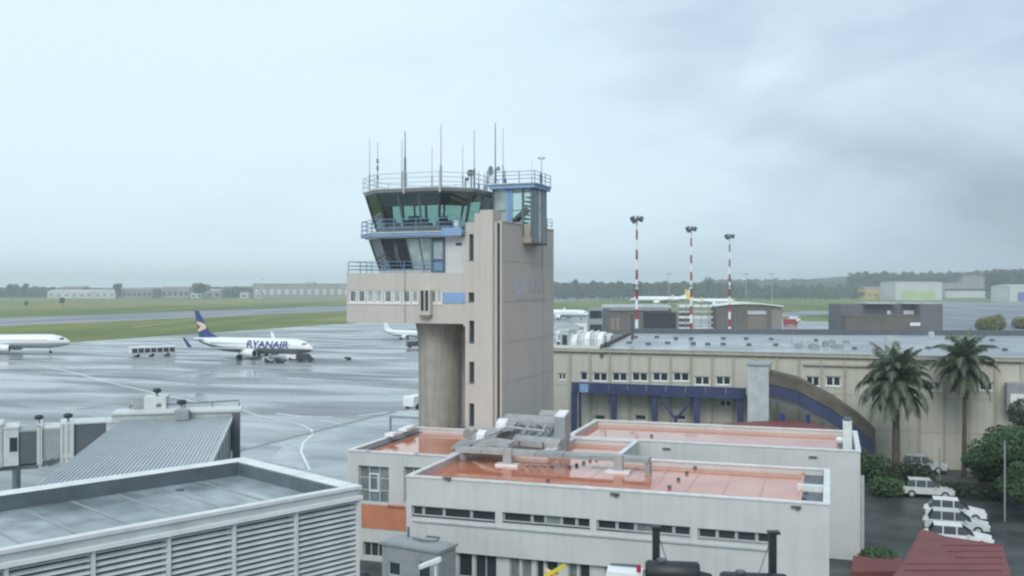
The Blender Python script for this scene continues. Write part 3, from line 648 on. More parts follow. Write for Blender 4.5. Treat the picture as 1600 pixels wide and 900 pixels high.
# ================================================================== aircraft
def text_mesh(txt, size):
    cu = bpy.data.curves.new('lettering', 'FONT'); cu.body = txt; cu.size = size; cu.extrude = .0; cu.offset = size*.03; cu.align_x = 'CENTER'
    ob = bpy.data.objects.new('lettering_tmp', cu); COL.objects.link(ob); bpy.context.view_layer.update()
    me = bpy.data.meshes.new_from_object(ob.evaluated_get(bpy.context.evaluated_depsgraph_get())); bpy.data.objects.remove(ob); return me
def make_airliner(label, fin_m, winglet_m, belly_m, text=None, emblem=False, cat='airliner', nose_m=None):
    T = thing('airliner', label, cat); RF = 1.95; ZC = 3.45
    st = [(19.6,.05,-.55),(19.2,.55,-.45),(18.3,1.05,-.28),(17.0,1.5,-.1),(15,1.85,0),(13,RF,0),(-5,RF,0),(-9,1.85,.1),(-13,1.35,.5),(-17,.7,1.0),(-19.2,.25,1.25)]
    n = 24
    def ring(x, r, dz, a0=0, a1=n, rr=0): return [(x, math.cos(2*math.pi*j/n)*(r+rr), ZC+dz+math.sin(2*math.pi*j/n)*(r+rr)) for j in range(n)]
    mb = MB(); mb.loft([ring(*s_) for s_ in st]); mb.build('fuselage', M_['plane'], T, True)
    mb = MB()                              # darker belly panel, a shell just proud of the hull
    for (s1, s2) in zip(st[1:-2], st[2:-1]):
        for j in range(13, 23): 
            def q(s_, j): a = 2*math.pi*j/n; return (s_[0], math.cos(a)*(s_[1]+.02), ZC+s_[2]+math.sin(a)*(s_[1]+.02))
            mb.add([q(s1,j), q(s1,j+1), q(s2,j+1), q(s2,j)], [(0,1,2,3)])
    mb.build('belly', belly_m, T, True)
    def wing(name, pts, th, m, smooth=False):   # pts: (x_le, x_te, y, z)
        mb = MB(); rings = []
        for (le, te, y, z) in pts:
            c = le-te; rings.append([(le,y,z),(le-c*.3,y,z+th*c),(te,y,z),(le-c*.35,y,z-th*c*.6)])
        mb.loft(rings); return mb.build(name, m, T, smooth)
    for s_ in (-1, 1):
        wing('wing', [(4.5,-3.2,s_*1.2,2.5),(1.4,-3.8,s_*5.8,2.85),(-4.6,-6.2,s_*16.6,3.7)], .06, M_['wing'])
        mb = MB(); mb.add([(-4.8,s_*16.5,3.65),(-6.2,s_*16.5,3.65),(-7.3,s_*17.2,6.1),(-6.6,s_*17.2,6.1),(-4.8,s_*16.62,3.65),(-6.2,s_*16.62,3.65),(-7.3,s_*17.28,6.1),(-6.6,s_*17.28,6.1)], [(0,1,2,3),(7,6,5,4),(0,4,5,1),(1,5,6,2),(2,6,7,3),(3,7,4,0)])
        mb.build('winglet', winglet_m, T)
        wing('tailplane', [(-14.6,-18.4,s_*.5,4.6),(-18.2,-19.7,s_*7.0,5.1)], .05, M_['wing'])
        mb = MB(); prf = [(4.9,.80),(5.0,.98),(4.6,1.06),(3.2,1.08),(1.6,.80),(1.0,.55)]
        mb.loft([[(x, s_*4.9+math.cos(2*math.pi*j/16)*r, 1.75+math.sin(2*math.pi*j/16)*r) for j in range(16)] for x, r in prf]); eng = mb.build('engine', M_['plane'], T, True)
        mb = MB(); mb.path([(4.95,s_*4.9,1.75),(5.02,s_*4.9,1.75)], .78, 16); mb.build('intake', M_['dark'], eng)
        mb = MB(); mb.box(.6,s_*4.9-.15,2.3,3.6,s_*4.9+.15,2.9); mb.build('pylon', M_['plane'], eng)
        mb = MB(); mb.path([(-1.6,s_*2.85,2.4),(-1.6,s_*2.85,.55)], .14, 8); mb.build('main_gear', M_['lgrey'], T)
        for dy in (-.42,.42): mb = MB(); mb.path([(-1.6,s_*2.85+dy-.18,.55),(-1.6,s_*2.85+dy+.18,.55)], .55, 14); mb.build('wheel', M_['tyre'], T)
    mb = MB(); mb.path([(14.0,0,1.8),(14.2,0,.35)], .1, 8); mb.build('nose_gear', M_['lgrey'], T)
    for dy in (-.2,.2): mb = MB(); mb.path([(14.2,dy-.1,.35),(14.2,dy+.1,.35)], .35, 12); mb.build('wheel', M_['tyre'], T)
    fin = [(-10.5,5.15),(-13.9,6.6),(-17.8,12.3),(-19.1,12.5),(-17.4,5.0)]
    mb = MB(); mb.loft([[(x, y*(1 if z < 8 else .6), z) for x, z in fin] for y in (-.16,.16)]); fo = mb.build('fin', fin_m, T)
    if emblem:
        for y in (-.19,.17):
            mb = MB(); pp = [(-14.75,7.7),(-15.6,8.9),(-18.2,9.5),(-18.05,8.7),(-16.9,8.1),(-17.8,7.2),(-17.7,6.6),(-16.2,7.1)]
            mb.prism([(x, z) for x, z in pp], y, y+.02); mb.v = [(a, c, b) for a, b, c in mb.v]; mb.build('emblem', M_['gold'], fo)
    mb = MB()
    for i in range(42):
        x = 13.6-i*.62
        for s_ in (-1, 1):
            y = s_*math.sqrt(RF*RF-.45**2); mb.add([(x-.13,y*1.006,ZC+.30),(x+.13,y*1.006,ZC+.30),(x+.13,y*1.0,ZC+.62),(x-.13,y*1.0,ZC+.62)], [(0,1,2,3)] if s_ < 0 else [(3,2,1,0)])
    mb.build('cabin_windows', M_['dglass'], T, kind='stuff')
    mb = MB()                                # cockpit glazing
    for s_ in (-1, 1):
        mb.add([(17.1,s_*1.44,ZC+.45),(18.1,s_*.95,ZC+.40),(17.6,s_*.85,ZC+.95),(17.0,s_*1.12,ZC+.98)], [(0,1,2,3)])
        mb.add([(18.15,s_*.93,ZC+.40),(18.55,s_*.03,ZC+.42),(17.9,s_*.03,ZC+1.02),(17.65,s_*.83,ZC+.95)], [(0,1,2,3)])
    mb.build('windscreen', M_['dglass'], T)
    if nose_m:
        mb = MB(); mb.loft([[(x,y*1.02,(z-ZC)*1.02+ZC) for x,y,z in ring(*s_)] for s_ in st[:4]]); mb.build('nose_paint', nose_m, T, True)
    if text:
        txt, x0, size, dz, tm = text
        me = text_mesh(txt, size); bm = bmesh.new(); bm.from_mesh(me)
        for q in range(-10, 30): bmesh.ops.bisect_plane(bm, geom=bm.verts[:]+bm.edges[:]+bm.faces[:], plane_co=(0, q*.14, 0), plane_no=(0,1,0))
        bm.to_mesh(me); bm.free()
        for s_ in (-1, 1):
            m2 = me.copy()
            for v in m2.vertices:
                z = dz+v.co.y; x = v.co.x*1.30*(1 if s_ < 0 else -1)+x0; y = s_*(math.sqrt(max(.01, RF*RF-z*z))+.05); v.co = (x, y, ZC+z)
            m2.materials.clear(); m2.materials.append(tm); put('lettering', m2, T)
    return T
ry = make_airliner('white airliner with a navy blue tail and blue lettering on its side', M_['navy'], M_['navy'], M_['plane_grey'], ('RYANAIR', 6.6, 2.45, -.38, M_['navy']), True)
hd = R(-24); c = Vector((-50.5, 244, 0))-Vector((math.cos(hd), math.sin(hd), 0))*19.6; place(ry, (c.x, c.y, .04), hd)
for o in ry.children:                      # the winglet on the far side is painted white
    if o.name.startswith('winglet') and sum(v.co.y for v in o.data.vertices) > 0: o.data.materials.clear(); o.data.materials.append(M_['plane'])
wp = make_airliner('plain white airliner cut off by the left edge of the picture', M_['plane'], M_['plane'], M_['lgrey'])
hd = R(9); c = Vector((-125.5, 273, 0))-Vector((math.cos(hd), math.sin(hd), 0))*19.6; place(wp, (c.x, c.y, .04), hd)
a3 = copy_tree(wp); place(a3, (-38, 345, .04), R(-38), 'white aircraft partly hidden behind the tower pillar', .62)
a4 = copy_tree(wp); p = at(880, 560, 480); place(a4, (p.x-3, 560, .04), R(-35), 'white aircraft just right of the tower, partly hidden by it', 1.1)
yl = make_airliner('distant white airliner with yellow tail fin and yellow nose', M_['yellow'], M_['yellow'], M_['lgrey'], None, False, 'airliner', M_['yellow'])
p = at(1110, 1000, 465); place(yl, (p.x, 1000, .04), R(-12), None, 1.38)
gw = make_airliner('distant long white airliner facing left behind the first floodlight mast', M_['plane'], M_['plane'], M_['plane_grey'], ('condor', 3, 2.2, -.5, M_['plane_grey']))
for o in list(gw.children):
    if o.name.startswith('lettering'): bpy.data.objects.remove(o)
p = at(1034, 1040, 470); place(gw, (p.x, 1040, .04), R(171), None, 1.75)
for o in (ry, wp, a3, a4, yl, gw): o['group'] = 'airliners parked on the airfield'

# white ground equipment and boarding bridge arches right of the tower
random.seed(21)
for i, (px, py, w, h, lab) in enumerate([(880,533,9,3.2,'white service container nearest the tower edge'), (893,523,12,3,'white tank truck body behind the terminal roof, left'),
        (908,516,10,2.6,'small white trailer in the middle of the equipment'), (876,520,7,2.4,'white cart beside the tower'), (930,533,10,2.8,'grey white container at the roof corner'), (941,521,8,3.4,'white vehicle at the right end of the equipment')]):
    p = ground(px, py+4); T = thing('service_container', lab+' among the ground equipment', 'container', (p.x, p.y, .04), R(random.uniform(-40, 20)), 'white ground equipment right of the tower')
    ww = w*.22; mb = MB(); mb.box(-ww,-1.2,.5,ww,1.2,h+1.5); mb.build('body', M_['white'] if i % 2 == 0 else M_['lgrey'], T)
    mb = MB(); mb.box(-ww*.7,-1.24,1.2,ww*.5,-1.21,h); mb.build('panel', M_['grey_metal'], T)
    mb = MB(); mb.box(-ww-.1,-1.3,h+1.5,ww+.1,1.3,h+1.65); mb.build('roof', M_['lgrey'], T)
    for x in (-ww*.7, ww*.7): mb = MB(); mb.path([(x,-1.3,.4),(x,1.3,.4)], .4, 10); mb.build('wheel', M_['tyre'], T)
Yk = 190
p = at(922, Yk, 520); T = thing('boarding_bridge', 'white arched boarding bridge head between the tower and the terminal roof', 'boarding bridge', (p.x, Yk, 0), R(-25))
for i in range(7):
    a = i; mb = MB(); x = -3.6+i*1.35; zc = 7.9+.7*math.sin(i*.5)
    mb.path([(x, -1.7, zc-3), (x, -1.7, zc), (x, -1.0, zc+1.1), (x, 0, zc+1.5), (x, 1.0, zc+1.1), (x, 1.7, zc), (x, 1.7, zc-3)], .16, 6); mb.build('rib', M_['white'], T)
for i in range(6):
    x = -3.6+i*1.35; mb = MB(); zc = 7.9+.7*math.sin(i*.5)
    mb.loft([[(xx,-1.55,zc-2.8),(xx,-1.55,zc),(xx,-.9,zc+1),(xx,0,zc+1.35),(xx,.9,zc+1),(xx,1.55,zc),(xx,1.55,zc-2.8)] for xx in (x+.17, x+1.18)]); mb.build('bellows', M_['lgrey'] if i % 2 else M_['white'], T)
mb = MB(); mb.box(-5.6,-1.9,5.6,-3.8,1.9,10.2); mb.build('cabin', M_['lgrey'], T)
mb = MB(); mb.box(-5.2,-1.94,7.2,-4.1,-1.91,9.2); mb.build('cabin_window', M_['dglass'], T)
for x in (-4.5, 3.5): mb = MB(); mb.path([(x,0,0),(x,0,6)], .35, 10); mb.build('leg', M_['grey_metal'], T)
mb = MB(); mb.box(5.0,-1.6,6,16,1.6,8.6); mb.build('tunnel', M_['lgrey'], T)
Yk = 300; p = at(920, Yk, 480); T = thing('stair_tower', 'glazed stair tower left of the brown garage building', 'stair tower', (p.x, Yk, 0))
hh = at(920, Yk, 481).z; mb = MB(); mb.box(0,0,0,4.4,4,hh); mb.build('core', M_['grey_metal'], T)
for k in range(2): mb = MB(); z = hh-4.3*(k+1)+1; mb.box(.3,-.1,z,4.1,-.01,z+2.4); mb.build('window', M_['dglass'], T)
mb = MB(); mb.box(4.6,.2,hh-9,6.4,3,hh-.2); mb.build('dark_shaft', M_['dk_panel'], T)

# floodlight masts
def mast(px, Y, pt, label):
    b = at(px, Y, pt); H = b.z-.8; T = thing('floodlight_mast', label, 'mast', (b.x, Y, 0), R(8), 'red and white floodlight masts')
    n = 15
    for i in range(n):
        mb = MB(); r0 = .42-.22*i/n; r1 = .42-.22*(i+1)/n; mb.path([(0,0,H*i/n),(0,0,H*(i+1)/n)], [r0, r1], 10)
        mb.build('pole_section', M_['mast_red'] if (n-i) % 2 == 0 else M_['white'], T)
    mb = MB(); mb.path([(math.cos(a)*.9, math.sin(a)*.9, H) for a in [k*math.pi/6 for k in range(13)]], .07, 6); mb.build('ring', M_['grey_metal'], T)
    for k in range(8):
        a = k*math.pi/4+.3; mb = MB(); x, y = math.cos(a), math.sin(a)
        mb.cbox((x*1.1, y*1.1, H-.1+(.0,.5,-.25,.3,.6,-.1,.2,.4)[k]), (.8, .6, (.5,.8,.6,.9)[k % 4]), a, 0, (R(25), 'Y')); hdv = mb.build('floodlight', M_['dk_panel'], T)
        mb = MB(); mb.path([(0,0,H-.1),(x*.9, y*.9, H)], .05, 5); mb.build('arm', M_['grey_metal'], T)
    mb = MB(); mb.path([(0,0,H),(0,0,H+1.3)], .05, 5); mb.build('spike', M_['grey_metal'], T)
    mb = MB(); mb.box(-.8,-.8,H*.525,1.0,.8,H*.53); mb.box(-.8,-.8,H*.56,1.0,.8,H*.565)
    mb.box(-.8,-.8,H*.525,-.7,-.7,H*.565); mb.box(.9,-.8,H*.525,1,-.7,H*.565); mb.build('platform', M_['rust'], T)
mast(995, 219, 338, 'red and white floodlight mast, tallest and nearest the tower')
mast(1080, 258, 354, 'red and white floodlight mast, middle of the three')
mast(1140, 291, 366, 'red and white floodlight mast, smallest and rightmost')
for px, Y, pt, lab in [(410,1500,437,'thin floodlight pole above the long grey building'), (1045,900,429,'thin pole between the first two masts'), (1166,1000,429,'thin pole right of the third mast'), (1206,1000,429,'thin pole farther right of the third mast')]:
    b = at(px, Y, pt); T = thing('light_pole', lab+' on the horizon', 'light pole', (b.x, Y, 0)); mb = MB(); mb.path([(0,0,0),(0,0,b.z)], [.35,.2], 6); mb.build('pole', M_['lgrey'], T)
    mb = MB(); mb.box(-2.5,-.5,b.z,2.5,.5,b.z+.8); mb.build('lamp_head', M_['grey_metal'], T)

# ================================================================== long beige terminal wing (E)
F = EF; HE = 11.55; T = fthing('terminal_wing', 'long beige panelled terminal wing with a wet pale flat roof', 'building', F)
Me = lambda s,d,z: (s, d, z)
XL = -12.0; XR = 72.0
pil = [F.sx(px, 0) for px in (891,922,953,984,1015,1048,1080,1113,1146,1180,1214,1249,1284,1321,1360)]
st = pil[-1]-pil[-2]
while pil[-1] < XR-3: pil.append(pil[-1]+2.35)
pil = [pil[0]-2.4*k for k in (3,2,1)]+pil
zt, zb = F.z(8,0,583), F.z(8,0,598)
ops = []; wins = []
def eop(pa, pb, ta, tb, nx=2):
    a, b = F.sx(pa, 0), F.sx(pb, 0); ym = F.w((a+b)/2, 0).y
    o = (a, b, HCAM-(tb-YH)/FPX*ym, HCAM-(ta-YH)/FPX*ym); ops.append(o); wins.append((o, nx))
eop(906,918,581,595,1)
for a, b in ((926,949),(956,980),(987,1012),(1019,1044),(1051,1077)): eop(a, b, 582, 596)
for a, b in ((1085,1109),(1118,1142),(1259,1281),(1290,1314)): eop(a, b, 588, 602 if a < 1200 else 604)
for a, b in ((1449,1471),(1530,1552)): eop(a, b, 597, 611)
for a, b in ((872,884),): eop(a, b, 583, 594)
for a, b in ((928,946),(991,1010),(1052,1072)): eop(a, b, 648, 657, 1)
eop(1124,1143,625,636); eop(1187,1205,625,640,1)
# panels between the pilasters: upper and lower row, each its own slab with a joint round it
zj = 7.25
bk = MB(); facade(bk, lambda s,d,z: (s, d+.06, z), XL, XR, 0, HE-.3, ops, .25); bk.build('wall', M_['beige_dk'], T)
for a, b in zip(pil, pil[1:]):
    for (c, d_) in ((.02, 3.7), (3.74, zj-.02), (zj+.02, HE-.55)):
        oo = [(max(o[0], a+.12), min(o[1], b-.12), max(o[2], c), min(o[3], d_)) for o in ops if o[0] < b-.12 and o[1] > a+.12 and o[2] < d_ and o[3] > c]
        mb = MB(); facade(mb, Me, a+.10, b-.10, c, d_, oo, .06); mb.build('wall_panel', M_['beige'], T)
for x in pil:
    mb = MB(); mb.box(x-.13, -.14, 0, x+.13, .05, HE-.42); mb.build('pilaster', M_['beige_dk'], T)
for o, nx in wins: window(T, Me, o, M_['white'], M_['dglass'], .28, nx, 1, .13, 'window', M_['white'])
mb = MB(); mb.box(XL, -.35, HE-.4, XR, .1, HE-.02); mb.build('cornice', M_['beige_dk'], T)
mb = MB(); mb.box(F.sx(1255,0), -.3, F.z(50,0,580)-.0, F.sx(1440,0), -.02, F.z(50,0,580)+.22); mb.build('ledge', M_['beige_dk'], T)
# the roof outline as seen: a slanting west edge, the far parapet running slightly off square
def eroof(px, py): g = ground(px, py, HE); return F.l(g.x, g.y)
yb1 = eroof(990, 521); yb2 = eroof(1600, 524.5)
dx = (yb2[0]-yb1[0]); yb3 = (yb2[0]+30, yb2[1]+30*(yb2[1]-yb1[1])/dx)
xw = F.sx(943, 0)
rp = [(xw, -.3), (XR+20, -.3), yb3, yb1]
mb = MB(); mb.poly([(x, y, HE) for x, y in rp]); mb.build('flat_roof', M_['pale_wet_roof'], T)
mb = MB(); mb.prism([(yb1[0], yb1[1]), (yb3[0], yb3[1]), (yb3[0], yb3[1]+.5), (yb1[0], yb1[1]+.5)], 0, HE+.75); mb.build('far_parapet', M_['dk_panel'], T)
mb = MB(); mb.prism([(xw-.35,-.3),(xw,-.3),(yb1[0],yb1[1]),(yb1[0]-.35,yb1[1])], HE-.9, HE+.45); mb.build('west_parapet', M_['rust'], T)
mb = MB(); mb.poly([(XL,-.3,HE-.01),(xw-.36,-.3,HE-.01),(xw-1.2,5,HE-.01),(XL,5,HE-.01)]); mb.build('roof_strip', M_['beige'], T)
mb = MB(); mb.box(XL, 5, 0, xw-1.4, 5.3, HE-.02); mb.build('rear_wall', M_['beige_dk'], T)
mb = MB(); mb.box(xw, -.42, HE-.02, XR, -.1, HE+.1); mb.build('roof_edge', M_['lgrey'], T)
mb = MB(); mb.poly([(XR,0,0),(XR+20,8,0),(XR+20,8,HE),(XR,0,HE)]); mb.build('end_wall', M_['beige'], T)
for i, (px, py) in enumerate([(983,537),(1013,539),(1043,537),(1083,538),(1106,539),(1130,539),(1170,540),(1212,540),(993,528),(1026,528),(1056,530),(1080,530),(1130,530),(1166,530),(1205,531),(1335,546),(1372,547),(1450,545),(1530,548),(1570,548),(1275,533),(1480,530),(1550,533)]):
    x, y = eroof(px, py); mb = MB(); s = .28; mb.box(x-s, y-s, HE, x+s, y+s, HE+.28); mb.build('roof_vent', M_['dk_panel'], T)
random.seed(5)
for px, py, w_, h_ in ((1248,543,1.2,.5),(1262,540,1.8,.9),(1272,544,1.5,.5),(1290,541,.9,.7),(1308,543,1.8,.4),(1240,537,.7,.9),(1300,535,1.0,.3),(1322,536,1.2,.3),(1390,534,1.6,.8),(1400,540,1.2,.6),(1455,528,.9,1.0)):
    x, y = eroof(px, py); mb = MB(); w_ *= .75; h_ *= .8; mb.cbox((x, y, HE+h_/2), (w_, w_*.7, h_), random.uniform(-.5,.5)); mb.cbox((x, y, HE+h_+.05), (w_*.6, w_*.5, .1), .3)
    u_ = mb.build('rooftop_unit', M_['lgrey'] if h_ > .6 else M_['grey_metal'], None); u_.location = (F.o.x, F.o.y, 0.003); u_.rotation_euler = (0,0,R(-20))
    u_['category'] = 'ventilation unit'; u_['group'] = 'small ventilation units on the pale terminal roof'
    u_['label'] = {1248:'low grey unit at the near left of the roof cluster on the terminal wing',1262:'largest unit in the middle of the roof cluster on the terminal wing',1272:'low unit just right of the largest one on the terminal roof',1290:'small upright unit right of the roof cluster centre',1308:'flat unit at the right end of the roof cluster',1240:'small tall unit at the far left of the roof cluster',1300:'thin flat unit behind the roof cluster, left',1322:'thin flat unit behind the roof cluster, right',1390:'grey unit on the terminal roof behind the left palm crown',1400:'smaller grey unit just right of the left palm tip on the terminal roof',1455:'small pale upright unit on the far side of the roof above the palms'}[px]
x, y = eroof(946, 545); T2 = thing('thin_pole', 'thin dark pole at the west corner of the terminal roof', 'pole', tuple(F.w(x, y))+(HE,)); mb = MB(); mb.path([(0,0,0),(0,0,1.5)], .07, 6); mb.build('pole', M_['black'], T2)
x, y = eroof(988, 531); T2 = thing('roof_post', 'dark stubby post on the terminal roof below the first mast', 'post', tuple(F.w(x, y))+(HE,)); mb = MB(); mb.path([(0,0,0),(0,0,3.2)], .2, 6); mb.build('pole', M_['rust'], T2); mb = MB(); mb.box(-.3,-.3,3.2,.3,.3,3.5); mb.build('cap', M_['rust'], T2)

# blue steel walkway along the wing
T = fthing('blue_walkway', 'deep blue steel walkway on posts along the beige wing', 'walkway', F)
yw = -2.6; a, b = F.sx(893, yw), F.sx(1166, yw); ym = F.w((a+b)/2, yw).y
zt1 = HCAM-(598-YH)/FPX*F.w(a, yw).y; zb1 = HCAM-(612-YH)/FPX*F.w(a, yw).y
mb = MB(); mb.box(a, yw, zb1, b, -.2, zb1+.18); mb.build('deck', M_['deep_blue'], T)
nsg = 9
for i in range(nsg): mb = MB(); x0 = a+(b-a)*i/nsg; mb.box(x0+.03, yw-.06, zb1-.1, x0+(b-a)/nsg-.03, yw+.02, zt1); mb.build('side_panel', M_['deep_blue'], T)
mb = MB(); mb.box(a-.05, yw-.10, zt1, b, yw+.04, zt1+.08); mb.build('handrail', M_['navy'], T)
for px in (896,958,1022,1088,1156):
    x = F.sx(px, yw); mb = MB(); mb.box(x-.3, yw+.1, 0, x+.3, yw+.5, zb1); mb.build('post', M_['deep_blue'], T)
x = F.sx(901, yw); mb = MB(); mb.box(x+.15, yw+.2, 0, x+.4, yw+.5, zb1); mb.build('post', M_['deep_blue'], T)
xa, xb, xc = F.sx(1028, yw), F.sx(1084, yw), F.sx(1055, yw); zc = F.z(xc, yw, 657)
for x in (xa, xb): mb = MB(); mb.path([(x, yw+.3, zb1), (xc, yw+.3, zc)], .16, 6); mb.build('brace', M_['deep_blue'], T)
mb = MB(); mb.path([(xc, yw+.3, zc), (xc, yw+.3, 0)], .2, 6); mb.build('post', M_['deep_blue'], T)
mb = MB(); x = F.sx(906, yw); mb.box(x, yw-.1, zb1, x+1.0, yw-.065, zt1-.05); mb.build('pale_panel', M_['lblue'], T)
# grey shaft and descending stair
yS = -6.5; a, b = F.sx(1168, yS), F.sx(1201, yS)
T = fthing('lift_shaft', 'pale grey square shaft at the end of the blue walkway', 'shaft', F)
mb = MB(); mb.box(a, yS, 0, b, yS+3.2, F.z(a, yS, 571)); mb.build('shaft', M_['lgrey'], T)
mb = MB(); mb.box(a-.12, yS-.12, F.z(a, yS, 571), b+.12, yS+3.3, F.z(a, yS, 571)+.18); mb.build('cap', M_['grey_metal'], T)
T = fthing('covered_stair', 'long brown roofed blue stair descending to the right', 'staircase', F)
yq = -5.6
P_ = [(1201,580),(1245,591),(1300,620),(1340,648),(1368,674)]
Q = []
for px, py in P_: x = F.sx(px, yq); Q.append((x, F.z(x, yq, py)))
for (x0, z0), (x1, z1) in zip(Q, Q[1:]):
    def sl(name, m, y0, y1, t0, t1):
        mb = MB(); mb.loft([[(x,y0,z+t0),(x,y1,z+t0),(x,y1,z+t1),(x,y0,z+t1)] for x, z in ((x0,z0),(x1,z1))]); mb.build(name, m, T)
    sl('roof', M_['rust'], yq-.1, yq+2.4, -1.25, 0); sl('side_panel', M_['deep_blue'], yq, yq+.1, -2.5, -1.17); sl('flight', M_['slate_steel'], yq+.15, yq+2.2, -3.0, -2.7)
for px in (1222,1262,1310,1345):
    x = F.sx(px, yq); mb = MB(); mb.box(x-.22, yq+.4, 0, x+.22, yq+.8, 4.4 if px > 1290 else 5.6); mb.build('post', M_['navy'], T)
# red flat roof between the two buildings
T = thing('red_roof_shed', 'low red roofed shed between the orange roofs and the beige wing', 'shed')
pl = [ground(px, py, 5.2) for px, py in ((1110,664),(1320,676),(1300,668),(1240,657),(1180,658))]
mb = MB(); mb.prism([(p.x, p.y) for p in pl], 5.0, 5.2); mb.build('roof', M_['red'], T)
cx_, cy_ = sum(p.x for p in pl)/5, sum(p.y for p in pl)/5
mb = MB(); mb.prism([(cx_+(p.x-cx_)*.93, cy_+(p.y-cy_)*.93) for p in pl], 0, 4.99); mb.build('wall', M_['white_wall'], T)

# ================================================================== front office building with wet orange roofs
g0 = ground(635, 745, 7.4); A = Frame(g0.x, g0.y, -18.3); ZR, ZF = 7.4, 7.08
def parapet_block(name, label, poly, zt, zf, wallm, roofm, ops_front=None, t=.24, skip=(), cop=M_['coping'], fr=A, winlist=(), z0=0):
    T = fthing(name, label, 'building', fr); n = len(poly); inn = offs(poly, t)
    mb = MB()
    for i in range(n):
        p, q, pi, qi = poly[i], poly[(i+1)%n], inn[i], inn[(i+1)%n]
        e = Vector(q)-Vector(p); ln = e.length; e.normalize(); nn_ = Vector((-e.y, e.x))
        Mw = (lambda p, e, nn_: (lambda s,d,z: (p[0]+e.x*s+nn_.x*d, p[1]+e.y*s+nn_.y*d, z)))(p, e, nn_)
        facade(mb, Mw, 0, ln, z0, zt, (ops_front or {}).get(i, []), .28)
        mb.poly([(*pi, zf-.02), (*qi, zf-.02), (*qi, zt), (*pi, zt)][::-1])
        for o, nx, gm, fm in [w for w in winlist if w[0][4] == i]: window(T, Mw, o, fm, gm, .28, nx, o[5] if len(o) > 5 else 1, .07, 'window')
    mb.build('wall', wallm, T)
    rb = MB(); rb.poly([(*p, zf) for p in inn]); rb.build('roof', roofm, T)
    o1, o2 = offs(poly, -.05), offs(poly, t+.06)
    for i in range(n):
        if i in skip: continue
        j = (i+1)%n; mb = MB(); mb.add([(*o1[i],zt),(*o1[j],zt),(*o2[j],zt),(*o2[i],zt),(*o1[i],zt+.09),(*o1[j],zt+.09),(*o2[j],zt+.09),(*o2[i],zt+.09)], [(0,3,2,1),(4,5,6,7),(0,1,5,4),(1,2,6,5),(2,3,7,6),(3,0,4,7)])
        mb.build('coping', cop, T)
    return T
ops = []; wl = []
def aop(pa, pb, ta, tb, nx, gm='dglass', y=0.0):
    a, b = A.sx(pa, y), A.sx(pb, y); o = (a, b, A.z(a, y, tb), A.z(a, y, ta), 0); ops.append(o[:4]); wl.append((o, nx, M_[gm], M_['lgrey'])); return o
def band(pa, pb, pt, pbm, splits):
    a, b = A.sx(pa, 0), A.sx(pb, 0); z1 = A.z(a, 0, pt); z0 = A.z(a, 0, pbm); 
    ops.append((a, b, z0, z1)); xs_ = [a]+[A.sx(s, 0) for s in splits]+[b]
    for i, (p, q) in enumerate(zip(xs_, xs_[1:])): wl.append(((p+.012, q-.012, z0+.10, z1, 0), 1, M_['dglass'] if i != 2 or len(splits) < 4 else M_['mglass'], M_['lgrey']))
band(643, 774, 789.5, 808, [660, 692, 735])
band(785, 922, 800, 818, [830, 851, 876, 900])
band(932, 1079, 812, 830, [963, 992, 1021, 1052])
band(1090, 1212, 825, 844, [1120, 1150, 1182])
T_A = parapet_block('office_building', 'pale two storey office building with a wet orange roof, nearest the camera', [(0,0),(23.6,0),(23.6,10),(10.5,10),(10.5,17),(5.6,17),(5.6,10),(0,10)], ZR, ZF, M_['white_wall'], M_['pink_roof'], {0: ops}, winlist=wl, z0=3.22)
# ledge under the slit windows and the recessed ground storey
mb = MB(); a, b = A.sx(645,0), A.sx(1214,0); z = A.z(a,0,810); mb.box(a, -.10, z-.16, b, .0, z-.07); mb.build('sill', M_['lgrey'], T_A)
gops = []; gw = []
for pa, pb, nx, gm in ((716,738,1,'dglass'),(742,776,2,'dglass'),(796,812,1,'mglass'),(815,831,1,'mglass'),(838,850,1,'dglass'),(853,872,1,'dglass'),(888,902,1,'mglass'),(905,922,1,'dglass'),(945,990,3,'dglass'),(1010,1060,3,'dglass'),(1080,1140,3,'mglass')):
    a, b = A.sx(pa,.3), A.sx(pb,.3); gops.append((a, b, 1.75, 3.15)); gw.append((a, b, nx, gm))
mb = MB(); Mg = lambda s,d,z: (s, d+.30, z); facade(mb, Mg, .1, 23.3, 0, 3.22, gops, .2); mb.poly([(0,0,3.22),(0,.3,3.22),(23.6,.3,3.22),(23.6,0,3.22)]); mb.poly([(23.3,.3,0),(23.3,10,0),(23.3,10,3.22),(23.3,.3,3.22)]); mb.poly([(.1,.3,0),(.1,.3,3.22),(.1,10,3.22),(.1,10,0)]); mb.build('ground_storey_wall', M_['white_wall'], T_A)
for a, b, nx, gm in gw: window(T_A, Mg, (a, b, 1.75, 3.15), M_['lgrey'], M_[gm], .2, nx, 1, .06)
# white edge strip and flat dark strips painting the shade of the gutter recess at the right end of the roof
for y0_, y1_ in ((.34, 4.55), (5.25, 9.6)):
    mb = MB(); mb.box(22.2, y0_, ZF+.004, 23.28, y1_, ZF+.02); mb.build('gutter', M_['dk_panel'], T_A)
mb = MB(); mb.box(21.9, 4.6, ZF, 23.3, 5.2, ZR+.02); mb.build('gutter_divider', M_['coping'], T_A)
M_['roof_patch'] = mat('bitumen_seam', (.50,.20,.125), .12, .5, noise=.3, ns=1)
for i in range(1, 11):
    x = i*2.0; mb = MB(); mb.box(x-.06, .35, ZF+.003, x+.06, 9.6, ZF+.007); mb.build('membrane_seam', M_['roof_patch'], T_A)
for (x, y, w_, d_) in ((3.2,2.2,1.6,.9),(13.1,4.2,1.1,1.8),(17.6,1.6,2.0,.8),(9.2,7.9,1.4,.7)):
    mb = MB(); mb.box(x, y, ZF+.008, x+w_, y+d_, ZF+.012); mb.build('roof_patch', M_['roof_patch'], T_A)
